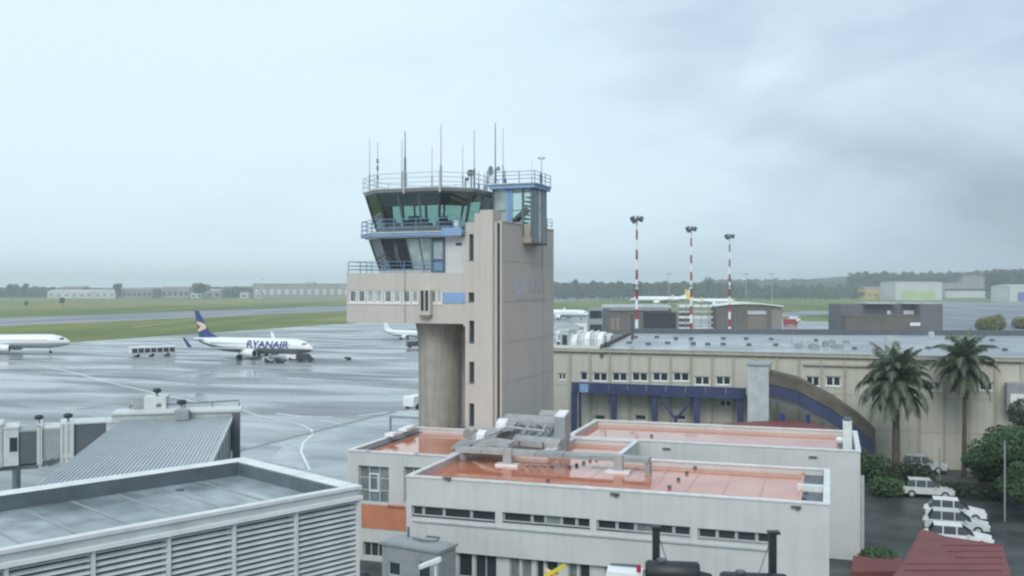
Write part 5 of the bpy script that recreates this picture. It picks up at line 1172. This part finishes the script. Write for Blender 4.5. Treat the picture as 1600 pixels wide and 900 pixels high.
antenna(590, 2.0, 222, 'thin antenna second from the left, with small fittings', .04, knob=(1.2,2.0,2.6))
antenna(628, .6, 218, 'left one of a close pair of antennas with a dark fitting')
antenna(633, .3, 205, 'right and taller one of a close pair of antennas with a dark fitting', .06, m='slate_steel', knob=(1.6,2.0,2.3))
antenna(675, 3.5, 229, 'short faint antenna between the pair and the central one')
antenna(689, .4, 194, 'very tall antenna at the centre of the cab roof', .06)
antenna(723, 4.5, 226, 'short faint antenna right of the central one')
antenna(741, 3.2, 203, 'tall antenna beside the round dark dish', .06, m='slate_steel')
antenna(774, 7.3, 192, 'tallest antenna, beside the oval dish', .06, m='slate_steel', knob=(1.3,1.7))
antenna(786, 5.5, 200, 'tall antenna just right of the tallest one', base=GZ1+.42)
antenna(831, 6.5, 250, 'short faint antenna over the glazed stair head', .03, base=GZ1+.42)
Ta = antenna(846, 6.0, 243, 'dark wind gauge mast at the right end of the stair roof', .06, base=GZ1+.42, m='slate_steel')
mb = MB(); mb.path([(-.2,0,2.1),(.2,0,2.1)], .03, 6); mb.sphere((-.2,0,2.18), .08, 8); mb.sphere((.2,0,2.18), .08, 8); mb.build('wind_cups', M_['slate_steel'], Ta)
def dish(px, py, y, r, label, ang, sq=1.0, m='slate_steel', base=None):
    x = TX.sx(px, y); w_ = TX.w(x, y); z = HCAM-(py-YH)/FPX*w_.y; b_ = base or RZ
    T = thing('roof_dish', label, 'antenna dish', (w_.x, w_.y, b_), R(ang), 'dishes on the tower cab roof')
    h_ = z-b_; mb = MB(); mb.path([(0,.1,0),(0,.1,h_)], .06, 6); mb.build('post', M_[m], T)
    mb = MB(); mb.loft([[(math.cos(t*math.pi/8)*k*r, -.2-d_, h_+math.sin(t*math.pi/8)*k*r) for t in range(16)] for k, d_ in ((1,.06),(.98,0),(.6,-.06),(.1,-.08))]); mb.build('dish', M_[m], T, True)
dish(736, 271, 2.9, .30, 'round dark dish on a post at the middle of the roof edge', -10)
dish(728, 280, 2.7, .17, 'small dark round lamp or dish left of the round dish', 30)
dish(763, 267, 6.1, .42, 'oval pale dish turned sideways near the tallest antenna', 62, m='grey_metal')
dish(776, 264, 7.7, .2, 'small dish right of the oval one', 40, m='grey_metal')
antenna(748, 4.0, 268, 'short stub post right of the round dish', .07, m='blue_steel')
antenna(757, 5.4, 270, 'short stub post left of the oval dish', .07, m='blue_steel')
antenna(789, 4.9, 266, 'dark stub on the front edge of the stair roof', .1, base=GZ1+.42, m='slate_steel')

# ================================================================== louvred plant enclosure, lower left
ZL = 12.0; c0 = ground(559, 761, ZL); G = Frame(c0.x, c0.y, 45.5)
T = fthing('louvred_building', 'grey building with white coping and horizontal metal louvres, lower left', 'building', G)
LG, DG = 20.0, 7.3
poly_ = [(-LG,0),(0,0),(0,DG),(-LG,DG)]
inn = offs(poly_, .42); o1 = offs(poly_, -.10)
ZRF = ZL-.5
mb = MB()
for i in range(4): p, q = inn[i], inn[(i+1)%4]; mb.poly([(*p,ZRF-.1),(*q,ZRF-.1),(*q,ZL),(*p,ZL)][::-1])
mb.build('parapet_inner', M_['slate_steel'], T)
mb = MB(); mb.poly([(*p, ZRF) for p in inn]); mb.build('roof', M_['grey_wet_roof'], T)
for i in range(4):
    j = (i+1)%4; mb = MB(); mb.add([(*o1[i],ZL-.05),(*o1[j],ZL-.05),(*inn[j],ZL-.05),(*inn[i],ZL-.05),(*o1[i],ZL+.05),(*o1[j],ZL+.05),(*inn[j],ZL),(*inn[i],ZL)], [(0,3,2,1),(4,5,6,7),(0,1,5,4),(1,2,6,5),(2,3,7,6),(3,0,4,7)]); mb.build('coping', M_['coping'], T)
ZW = ZL-.30
for i in range(1, 12):
    x = -.5-i*1.5; mb = MB(); mb.box(x-.05, .45, ZRF+.004, x+.05, DG-.45, ZRF+.012); mb.build('membrane_seam', M_['grey_metal'], T)
for x, y in ((-3.2,5.9),(-9.5,1.2),(-12.5,5.6)):
    mb = MB(); mb.path([(x,y,ZRF),(x,y,ZRF+.05)], .14, 12); mb.build('roof_drain', M_['dk_panel'], T)
mb = MB(); mb.box(-LG, -.06, ZW, 0, .40, ZL-.054); mb.box(-.40, .41, ZW, .06, DG, ZL-.054); mb.box(-LG, DG-.4, 0, -.41, DG, ZL-.054); mb.build('fascia', M_['lgrey'], T)
mb = MB(); mb.box(-LG, -.16, ZW-.09, .10, -.062, ZW+.03); mb.build('drip_edge', M_['white'], T)
mb = MB(); mb.box(-LG, .32, 0, -.05, .38, ZW); mb.box(-.08, .39, 0, .0, DG-.41, ZW-.002); mb.build('backing_wall', M_['slate_steel'], T)
mb = MB(); mb.box(-LG, .02, 0, 0, .2, 8.2); mb.build('lower_wall', M_['lgrey'], T)
edges = [0.0]+[G.sx(px, 0) for px in (463, 366, 264, 146, 10)]
while edges[-1] > -LG+2.2: edges.append(edges[-1]-2.15)
for k, x in enumerate(edges):
    mb = MB(); mb.box(x-.07, -.07, 8.2, x+.03, .3, ZW-.09); mb.build('louvre_post', M_['louvre'], T)
pitch = .168; blade = MB(); 
for k, (xr, xl) in enumerate(zip(edges, edges[1:])):
    if k > 6: break
    me = None
    for q in range(20):
        z = ZW-.14-pitch*q
        if me is None:
            b_ = MB(); L_ = (xr-.09)-(xl+.03)
            b_.add([(0,0,-.06),(L_,0,-.06),(L_,.12,.0),(0,.12,.0),(0,-.0,-.03),(L_,-.0,-.03),(L_,.12,.025),(0,.12,.025)], [(0,3,2,1),(4,5,6,7),(0,1,5,4),(1,2,6,5),(2,3,7,6),(3,0,4,7)])
            me = b_.mesh('louvre_blade', M_['louvre'])
        o = put('louvre_blade', me, T, (xl+.03, -.03, z))
# platform roof under the black tank, below the frame
# ================================================================== boarding bridge node with seamed roof
b0 = ground(363, 652.5, 7.5); K = Frame(b0.x, b0.y, 12.9)
T = fthing('bridge_building', 'boarding gate building with a pale seamed metal roof', 'building', K)
KW = 8.9; KD = 30
mb = MB(); mb.box(-KW, -KD, 7.34, 0, 0, 7.5); mb.build('roof', M_['rib_roof'], T)
mb = MB()
for i in range(37): x = -KW+.12+i*(KW-.24)/36; mb.box(x-.025, -KD, 7.503, x+.025, 0, 7.565)
mb.build('roof_seams', M_['lgrey'], T, kind='stuff')
mb = MB(); mb.box(-KW+.15, -KD+.15, 0, -.12, -.02, 7.335); mb.build('wall', mat('bridge_side',(.40,.44,.42),.6,noise=.1,ns=.6), T)
mb = MB(); mb.box(-.05, -KD, 7.3, .06, 0, 7.58); mb.build('verge', M_['offwhite'], T)
for i in range(5): mb = MB(); y = -3-i*3.6; mb.box(-.115, y, 0, -.06, y+.12, 7.3); mb.build('wall_joint', M_['grey_metal'], T)
mb = MB(); x = 0.02; mb.box(x, -.5, 0, x+.62, .3, 7.95); mb.build('corner_post', M_['dk_panel'], T)
# transverse tunnel behind the roof
T = fthing('cross_tunnel', 'white roofed cross passage behind the seamed roof', 'boarding bridge', K)
xe = K.sx(182, 2.4)
mb = MB(); mb.box(xe+.02, .35, 4.6, .0, 3.0, 7.95); mb.build('side', M_['lgrey'], T)
mb = MB(); mb.box(xe, .33, 4.55, xe+.018, 3.0, 7.9); mb.build('end_wall', M_['dk_panel'], T)
mb = MB(); mb.box(xe-.05, .2, 7.95, .7, 3.2, 8.13); mb.build('roof', M_['offwhite'], T)
mb = MB(); mb.path([(xe+1, 2.9, 8.35),(.4, 2.9, 8.62)], .07, 6); mb.build('handrail', M_['slate_steel'], T)
for i in range(5): x = xe+1+(-.6-xe)*i/4; mb = MB(); mb.path([(x,2.9,8.13),(x,2.9,8.5)], .05, 6); mb.build('rail_post', M_['slate_steel'], T)
mb = MB(); a, b = K.sx(275,.2), K.sx(297,.2); mb.box(a, -1.2, 7.57, b, .18, 8.35); mb.build('vent_housing', M_['grey_metal'], T)
for x in (xe+1.5, -1.5): mb = MB(); mb.path([(x,1.6,0),(x,1.6,4.6)], .3, 10); mb.build('leg', M_['grey_metal'], T)
T = fthing('rooftop_cabin', 'small white cabin standing on the cross passage roof', 'cabin', K)
a, b = K.sx(211, 3.4), K.sx(262, 3.4)
mb = MB(); mb.box(a, 2.4, 8.14, a+.9, 4.4, 9.1); mb.build('dark_end', M_['grey_metal'], T)
mb = MB(); mb.box(a+.9, 2.2, 8.14, b, 4.4, 9.15); mb.build('body', M_['offwhite'], T)
mb = MB(); mb.box(a+1.9, 2.17, 8.3, a+2.3, 2.2, 8.6); mb.build('hatch', M_['slate_steel'], T)
def dome(K_, px, y, z, r, label):
    x = K_.sx(px, y); w_ = K_.w(x, y); T = thing('dome_camera', label, 'camera', (w_.x, w_.y, z)); mb = MB(); mb.path([(0,0,0),(0,0,r*.8)], r*.3, 8); mb.build('stalk', M_['grey_metal'], T); mb = MB(); mb.sphere((0,0,r*1.3), r, 12, 0, (1,1,.6)); mb.build('dome', M_['black'], T, True)
dome(K, 245.5, 3.0, 9.15, .38, 'left black dome on the white cabin roof behind the seamed roof')
dome(K, 284, 2.2, 8.13, .42, 'right black dome on the cross passage roof')
# telescopic boarding bridge going left
k0 = at(172, 79.5, 662); Bq = Frame(k0.x, k0.y, 26)
kk = lambda px: Bq.sx(px, 0)
T = fthing('boarding_bridge', 'telescopic boarding bridge of grey and white tunnel sections at the left edge', 'boarding bridge', Bq)
segs = [(-30,4,'lgrey',7.6,4.3,0),(5,29,'offwhite',7.3,4.35,.0),(30,57,'dk_panel',6.95,4.4,.15),(58,66,'offwhite',7.35,4.3,-.1),(66,96,'lgrey',7.1,4.6,.1),(96,116,'offwhite',7.35,4.5,-.05),(117,166,'dk_panel',7.35,4.5,.1),(166,186,'offwhite',7.3,4.5,-.1)]
for i, (a, b, m, zt_, zb_, dy) in enumerate(segs):
    mb = MB(); mb.box(kk(a), dy, zb_, kk(b), 3-dy, zt_); sgm = mb.build('tunnel_section', M_[m], T)
    mb = MB(); mb.box(kk(a)-.02, dy-.06, zt_+.002, kk(b)+.02, 3.06-dy, zt_+.14); mb.build('section_roof', M_['offwhite'] if m != 'dk_panel' or i > 4 else M_['grey_metal'], T)
mb = MB(); mb.box(kk(15), -.05, 5.5, kk(27), .0-.003, 6.6); mb.build('window', M_['dglass'], T)
for px in (60, 96, 104, 113): mb = MB(); x = kk(px); mb.box(x-.1, -.16, 4.3, x+.1, -.06, 7.5); mb.build('portal_post', M_['offwhite'], T)
mb = MB(); mb.box(kk(98), -.14, 4.7, kk(113), -.07, 4.95); mb.build('threshold', M_['offwhite'], T)
for i in range(9): x = kk(67)+i*(kk(95)-kk(67))/8; mb = MB(); mb.box(x-.03, .06, 4.7, x+.03, .097, 7.0); mb.build('bellows_fold', M_['grey_metal'], T)
mb = MB(); mb.box(kk(-10), .3, 3.95, kk(60), 2.7, 4.28); mb.build('chassis', M_['slate_steel'], T)
for px in (25,): mb = MB(); x = kk(px); mb.path([(x, .5, 0), (x, .5, 4)], .28, 8); mb.path([(x, 2.5, 0), (x, 2.5, 4)], .28, 8); mb.build('leg', M_['slate_steel'], T)
for px in (75, 85): mb = MB(); x = kk(px); mb.cbox((x, .3, 4.4), (1.0,.6,.35), 0, 0, (R(-20),'Y')); mb.build('hinge', M_['slate_steel'], T)
dome(Bq, 61, 1.2, 7.5, .36, 'black dome above the left portal of the telescopic boarding bridge')
dome(Bq, 106.5, 1.0, 7.5, .38, 'black dome above the right portal of the telescopic boarding bridge')

# ================================================================== small things in the foreground
k1 = ground(597, 850, 4.6); Kq = Frame(k1.x, k1.y, -30)
xr = Kq.sx(685, 0); ydp = Kq.sy(712, xr)
T = fthing('grey_cabin', 'grey flat roofed cabin in front of the office building', 'cabin', Kq)
wo = [(Kq.sx(606,0), Kq.sx(626,0), Kq.z(0,0,897), Kq.z(0,0,874)), (Kq.sx(652,0), Kq.sx(673,0), 1.2, Kq.z(3,0,878))]
mb = MB(); facade(mb, Mt, 0, xr, 0, 4.6, wo, .15); mb.poly([(xr,0,0),(xr,ydp,0),(xr,ydp,4.6),(xr,0,4.6)]); mb.poly([(0,ydp,0),(0,0,0),(0,0,4.6),(0,ydp,4.6)]); mb.poly([(xr,ydp,0),(0,ydp,0),(0,ydp,4.6),(xr,ydp,4.6)]); mb.build('wall', M_['grey_metal'], T)
for o in wo: window(T, Mt, o, M_['lgrey'], M_['dglass'], .15, 1, 1, .08)
mb = MB(); mb.box(-.1,-.1,4.6,xr+.1,ydp+.1,4.74); mb.build('roof', M_['grey_metal'], T)
mb = MB(); mb.box(.1,.1,4.744,xr-.1,ydp-.1,4.76); mb.build('wet_roof', M_['pale_wet_roof'], T)
mb = MB(); mb.path([(1.2,1.2,4.8),(2.0,1.0,4.82),(2.6,1.4,4.8),(2.4,2.0,4.8),(1.6,1.9,4.8)], .06, 6); mb.build('cable_coil', M_['slate_steel'], T)
mb = MB(); mb.path([(.7,ydp-.2,4.7),(.7,ydp-.2,5.3)], .07, 6); mb.build('stub_pipe', M_['slate_steel'], T)
p = at(668, 42, 884); T = thing('lamp_post', 'white angled lamp head on a thin post before the grey cabin', 'lamp', (p.x+.35, 42, 0), R(-20))
mb = MB(); mb.path([(0,0,0),(0,0,p.z)], .06, 8); mb.build('post', M_['white'], T); mb = MB(); mb.cbox((-.25,0,p.z+.1),(1.0,.35,.16),.25,0,(R(-22),'Y')); mb.build('lamp_head', M_['white'], T)
p = at(567, 47, 893); T = thing('dark_drum', 'dark round drum at the foot of the left office wing', 'drum', (p.x, 47, 0)); mb = MB(); mb.path([(0,0,0),(0,0,p.z-.2),(0,0,p.z)], [.4,.4,.2], 12); mb.build('drum', M_['black'], T, True)
# yellow lifting machine
p = at(868, 50, 884); T = thing('yellow_lift', 'yellow scissor lift boom showing above the bottom edge', 'lift', (p.x, 50, 0), R(-20))
mb = MB(); mb.box(-.9,-.6,.3,.9,.6,1.0); mb.build('chassis', M_['yellow'], T)
mb = MB(); mb.path([(-.8,0,1.0),(.7,0,p.z-.9)], .09, 6); mb.path([(.8,0,1.0),(-.6,0,p.z-.9)], .09, 6); mb.build('scissor_arm', M_['yellow'], T)
mb = MB(); mb.cbox((0,0,p.z-.25),(1.2,.25,.18),0,0,(R(-32),'Y')); mb.build('boom', M_['yellow'], T)
mb = MB(); mb.cbox((-.1,.1,p.z-.5),(1.1,.2,.14),0,0,(R(25),'Y')); mb.build('boom', M_['gold'], T); mb = MB(); mb.box(-.6,-.35,p.z-1.0,.6,.35,p.z-.75); mb.build('platform', M_['yellow'], T)
for x in (-.7,.7): mb = MB(); mb.path([(x,-.7,.3),(x,.7,.3)], .3, 10); mb.build('wheel', M_['tyre'], T)
# black posts with thin wires, and dark tanks between them
YP = 42.5
pl_ = thing('service_block', 'low flat service block under the black tanks, at the bottom edge', 'building', ((1110-800)/FPX*YP, YP, 0), R(-18))
mb = MB(); mb.box(-5.2,-2.2,0,4.6,2.2,4.6); mb.build('wall', M_['white_wall'], pl_)
for px, pt, lab in ((1025,826,'left black upright post in front of the office building'), (1207,834,'right black upright post in front of the office building')):
    b = at(px, YP, pt); T = thing('black_post', lab, 'post', (b.x, YP, 4.6), 0, 'black posts in front of the office building'); h_ = b.z-4.6
    mb = MB(); mb.box(-.15,-.15,0,.15,.15,h_); mb.build('post', M_['black'], T); mb = MB(); mb.box(-.2,-.2,h_,.3 if px > 1100 else .2,.2,h_+.12); mb.build('cap', M_['black'], T)
    s_ = 1 if px < 1100 else -1; mb = MB(); mb.path([(s_*.1,0,h_-.3),(s_*.75,0,h_-2.2)], .02, 5); mb.build('stay_wire', M_['slate_steel'], T)
    if px < 1100: mb = MB(); mb.path([(.05,0,h_-.9),(.35,0,h_-2.2)], .02, 5); mb.build('stay_wire', M_['slate_steel'], T)
for (pa, pb, pt, lab, knobs) in ((1008,1092,875,'black rounded tank behind the left black post',1),(1125,1228,893,'flat black tank beside the right black post',0)):
    a, b = at(pa, YP-.6, pt), at(pb, YP-.6, pt); T = thing('black_tank', lab, 'tank', (a.x, YP-.6, 4.6), R(-8)); w_ = b.x-a.x; h_ = a.z-4.6
    r_ = .5; mb = MB(); mb.path([(0,0,h_-r_),(.12,0,h_-r_),(w_-.12,0,h_-r_),(w_,0,h_-r_)], [r_*.8,r_,r_,r_*.8], 20); mb.build('shell', M_['black'], T, True)
    for x in (.4, w_-.4): mb = MB(); mb.box(x-.12,-.35,0,x+.12,.35,h_-r_*1.2); mb.build('saddle', M_['black'], T)
    mb = MB(); mb.path([(w_*.3,0,h_-.02),(w_*.3,0,h_+.08)], .22, 12); mb.build('manhole', M_['dk_panel'], T)
    if knobs: mb = MB(); mb.path([(w_,0,h_-.7),(w_+.35,0,h_-.75),(w_+.55,0,h_-.95)], [.32,.3,.2], 12); mb.build('end_pipe', M_['black'], T, True)
a = at(972, YP-.4, 890); T = thing('white_cabinet', 'white cabinet with a dark strip at the bottom edge', 'cabinet', (a.x, YP-.4, 4.6), R(-10)); mb = MB(); hh = a.z-4.6
mb.loft([[(-.95,-.5,0),(1.0,-.5,0),(.9,-.45,hh-.05),(-.65,-.45,hh)],[(-.95,.6,0),(1.0,.6,0),(.9,.55,hh-.05),(-.65,.55,hh)]]); mb.build('body', M_['white'], T); mb = MB(); mb.box(-.55,.56,hh-.1,.75,.72,hh+.06); mb.build('dark_strip', M_['dk_panel'], T)
a = at(998, YP-1, 888); T = thing('red_lamp', 'small red lamp beside the black tank', 'lamp', (a.x, YP-1, 4.6)); mb = MB(); mb.path([(0,0,0),(0,0,a.z-4.75)], .04, 6); mb.build('post', M_['white'], T); mb = MB(); mb.path([(0,0,a.z-4.75),(0,0,a.z-4.45)], .1, 10); mb.build('lens', M_['skin_red'], T, True)
# thin steel frame with glass canopy left of the pillar
b0 = ground(610, 692, 5.2); T = thing('glass_canopy', 'thin steel canopy frame left of the tower pillar', 'canopy', (b0.x-.2, 84, 0), R(-20)); x0, x1 = 0, 6
z1_ = at(620, 84, 651).z
for x in (0, 3, 6): mb = MB(); mb.path([(x,0,0),(x,0,z1_)], .1, 6); mb.build('post', M_['grey_metal'], T)
mb = MB(); mb.path([(0,0,z1_),(6,0,z1_)], .09, 6); mb.path([(0,0,z1_),(0,4,z1_)], .09, 6); mb.build('beam', M_['grey_metal'], T); mb = MB(); mb.box(0,.1,z1_+.05,6,4,z1_+.1); mb.build('roof_pane', M_['lglass'], T)
p = ground(728, 672); T = thing('dark_vehicle', 'dark vehicle glimpsed between the pillar and the tower shaft', 'vehicle', (at(728,90,655).x, 92, .04), R(50)); mb = MB(); mb.box(-2,-1,.4,2,1,5.2); mb.build('body', M_['black'], T); mb = MB(); mb.box(-1.8,-1.04,3,1.8,-1.01,4.6); mb.build('window', M_['dglass'], T)

# red canopy, planting bed and wall at the lower right
T = thing('red_canopy', 'dark red flat canopy roof at the lower right corner', 'canopy')
pl = [ground(px, py, 3.4) for px, py in ((1390,905),(1408,884),(1440,826),(1478,838),(1566,851),(1582,905),(1590,960),(1380,960))]
mb = MB(); mb.prism([(p.x, p.y) for p in pl], 3.2, 3.4); mb.build('roof', M_['red'], T)
for i in range(9):
    y = 47.5+i*1.25
    xl, xr_ = at(1442, 60, 800).x-(60-y)*.14 if y > 53 else (1400-800)/FPX*y, (1573-800)/FPX*y*1.0
    if y < 57.4: mb = MB(); mb.box(max(xl, (1415-800)/FPX*y if y < 53 else (1436-800)/FPX*y), y, 3.403, xr_-.25, y+.07, 3.45); mb.build('roof_seam', M_['red'], T)
cx_, cy_ = sum(p.x for p in pl)/8, sum(p.y for p in pl)/8
for p in pl[::2]: mb = MB(); q = (cx_+(p.x-cx_)*.85, cy_+(p.y-cy_)*.85); mb.path([(q[0],q[1],0),(q[0],q[1],3.2)], .12, 8); mb.build('post', M_['grey_metal'], T)
T = thing('brick_planter', 'low red brown planter strip beside the office building', 'planter'); pl = [ground(px, py, .6) for px, py in ((1330,893),(1333,868),(1410,872),(1408,893))]
mb = MB(); mb.prism([(p.x, p.y) for p in pl], 0, .6); mb.build('edge', M_['red'], T)
def bush(px, py, h, r, n, lab, m='leaf', s=.16):
    p = ground(px, py); T = thing('bush', lab, 'bush', (p.x, p.y, .04), 0, 'bushes beside the car park'); mb = MB()
    for k in range(5): a = k*1.3; leafblob(mb, (math.cos(a)*r*.45, math.sin(a)*r*.45, h*.5), r*.6, r*.6, h*.5, n//5, s)
    mb.build('foliage', M_[m], T); mb = MB(); mb.path([(0,0,0),(0,0,h*.5)], .08, 6); mb.build('stem', M_['bark'], T)
random.seed(31)
bush(1362, 752, 2.6, 1.9, 1500, 'round green bush left of the first palm trunk'); bush(1425, 760, 2.2, 2.0, 1500, 'dark green bush right of the first palm trunk', 'leaf_dk'); bush(1385, 775, 1.6, 1.6, 1100, 'low bush in front of the first palm trunk')
bush(1372, 880, .9, 1.2, 900, 'small green shrub in the red brown planter'); bush(1340, 740, 2.0, 1.5, 900, 'green bush tucked against the rear office wing corner', 'leaf_dk')
for px, pt, pb_, lab in ((1570,690,815,'tall thin grey pole right of the car park road'),(1468,700,760,'short grey pole near the parked cars under the palms')):
    p = ground(px, pb_); T = thing('pole', lab, 'pole', (p.x, p.y, .04)); mb = MB(); mb.path([(0,0,0),(0,0,HCAM-(pt-YH)/FPX*p.y)], .06, 6); mb.build('pole', M_['grey_metal'], T)
for px, pb_, lab in ((1452,768,'dark waste bin at the left of the hedge'),(1575,790,'dark waste bin at the right of the hedge')):
    p = ground(px, pb_); T = thing('waste_bin', lab, 'bin', (p.x, p.y, .04)); mb = MB(); mb.box(-.4,-.4,.05,.4,.4,1.1); mb.build('body', M_['car_dark'], T); mb = MB(); mb.box(-.43,-.43,1.1,.43,.43,1.18); mb.build('lid', M_['black'], T)
# grey guard box on the beige wing at the right edge
T = fthing('wall_box', 'grey box with white panel fixed to the beige wing at the right edge', 'box', EF); x = EF.sx(1572, -1); mb = MB(); mb.box(x, -1.6, EF.z(x,-1,640), x+3.4, -.2, EF.z(x,-1,598)); mb.build('housing', M_['grey_metal'], T)
mb = MB(); mb.box(x+.3, -1.68, EF.z(x,-1,633), x+2.0, -1.61, EF.z(x,-1,614)); mb.build('white_panel', M_['white'], T)

# ================================================================== palms and trees
def frond_mesh(seed, L_, lift, bend, m):
    random.seed(seed); mb = MB(); n = 22; pts = []; ang = lift; p = Vector((0,0,0)); step = L_/n; side = random.uniform(-.12,.12)
    for i in range(n+1):
        pts.append(p.copy()); ang -= bend/n*(.3+1.4*i/n); p = p+Vector((math.cos(ang), side*i/n, math.sin(ang)))*step
    mb.path(pts[::2], [.011*(1-.8*i/11) for i in range(12)], 4)
    for i in range(3, n+1):
        t = (pts[min(i+1,n)]-pts[i-1]).normalized(); ll = L_*.24*math.sin(math.pi*min(.95, .20+.74*i/n))
        for h_ in (0, .33, .66):
            for s_ in (-1, 1):
                b = pts[i]-t*step*h_; d_ = (Vector((0, s_, 0))*.8+t*random.uniform(.6,1)+Vector((0,0,-random.uniform(.1,.75)))).normalized()*ll*random.uniform(.7,1.1)
                w = t*.0085; mb.add([b-w, b+w, b+d_*.6+w, b+d_+Vector((0,0,-ll*.25)), b+d_*.6-w], [(0,1,2,3,4)])
    return mb.mesh('frond', m)
FR = [frond_mesh(50+i, 1.0, l, bd, M_['frond']) for i, (l, bd) in enumerate(((1.42,1.1),(1.2,1.9),(.9,2.2),(.5,2.1),(.1,1.8),(-.4,1.2)))]
FD = [frond_mesh(70+i, 1.0, l, .8, M_['frond_dry']) for i, l in enumerate((-.7,-1.05))]
def palm(px, py, crown_py, label, L_, nf, seed, r0=.32, lean=0):
    random.seed(seed); g = ground(px, py); Hc = HCAM-(crown_py-YH)/FPX*g.y
    T = thing('palm_tree', label, 'palm tree', (g.x, g.y, .04), 0, 'palms in front of the beige wing')
    mb = MB(); k = 26; pts = [(lean*math.sin(i/k*1.5), 0, Hc*i/k) for i in range(k+1)]
    mb.path(pts, [r0*(1.15-.35*i/k)*(1+.06*(i % 2)) for i in range(k+1)], 12); mb.build('trunk', M_['trunk'], T)
    top = Vector(pts[-1]); mb = MB(); mb.sphere((top.x, top.y, top.z-.1), .48, 10, 0, (1,1,1.6)); mb.build('crown_shaft', M_['frond_dry'], T)
    for i in range(nf):
        f = i/(nf-1); a = i*2.399+random.uniform(-.2,.2)
        if f < .86: me = FR[min(5, int(f/.86*6))]
        else: me = FD[random.randrange(2)]
        o = put('frond', me, T, (top.x, top.y, top.z+.35-.75*f)); o.rotation_euler = (random.uniform(-.12,.12), random.uniform(-.1,.1), a)
        s_ = L_*random.uniform(.85,1.12)*(1 if f < .86 else .75); o.scale = (s_,)*3
palm(1400, 752, 600, 'broad palm with a full crown of drooping fronds in front of the wing', 4.3, 84, 1, .34)
palm(1506, 745, 572, 'tall slim palm with a sparser crown right of the broad palm', 3.7, 50, 2, .2, .1)
random.seed(41)
tree('tree', 'green leafy tree at the right edge beyond the car park', 'tree', tuple(ground(1590, 790)), 7.6, 4.2, 9000, .17, M_['leaf'], blobs=13)
tree('tree', 'dark leafy tree behind the right edge tree', 'tree', tuple(ground(1640, 770)), 9.0, 4.0, 7000, .17, M_['leaf_dk'], blobs=11)
tree('tree', 'low spreading green tree just right of the slim palm trunk', 'tree', tuple(ground(1556, 775)), 4.6, 2.8, 6000, .15, M_['leaf'], blobs=11)
tree('tree', 'dense dark tree filling the right edge above the hedge', 'tree', tuple(ground(1600, 765)), 6.2, 3.8, 9000, .16, M_['leaf_dk'], blobs=15)
tree('tree', 'small dark tree between the slim palm and the right edge trees', 'tree', tuple(ground(1530, 755)), 3.6, 2.0, 4000, .14, M_['leaf_dk'], blobs=9)
tree('tree', 'low olive green tree in front of the dense dark tree', 'tree', tuple(ground(1612, 812)), 4.6, 2.6, 6000, .13, M_['leaf'], blobs=11)
# low hedge in front of the car park
T = thing('hedge', 'low dark hedge along the road right of the slim palm', 'hedge'); mb = MB()
for i in range(9): p = ground(1465+i*18, 775+i*1.5); leafblob(mb, (p.x, p.y, .7), 1.0, .8, .7, 260, .14)
mb.build('foliage', M_['leaf_dk'], T)

# ================================================================== rain haze
hz_ = MB(); hz_.box(-4600, -1300, -1, 4600, 5600, 95)
hm = bpy.data.materials.new('haze_air'); hm.use_nodes = True; t = hm.node_tree; t.nodes.clear()
o_ = t.nodes.new('ShaderNodeOutputMaterial'); v_ = t.nodes.new('ShaderNodeVolumePrincipled'); v_.inputs['Color'].default_value = (.88,.95,1,1); v_.inputs['Density'].default_value = .00027; v_.inputs['Anisotropy'].default_value = .2
t.links.new(v_.outputs[0], o_.inputs['Volume'])
hz_.build('haze', hm, None, kind='stuff', label='thin pale rain haze over the airfield', cat='haze')
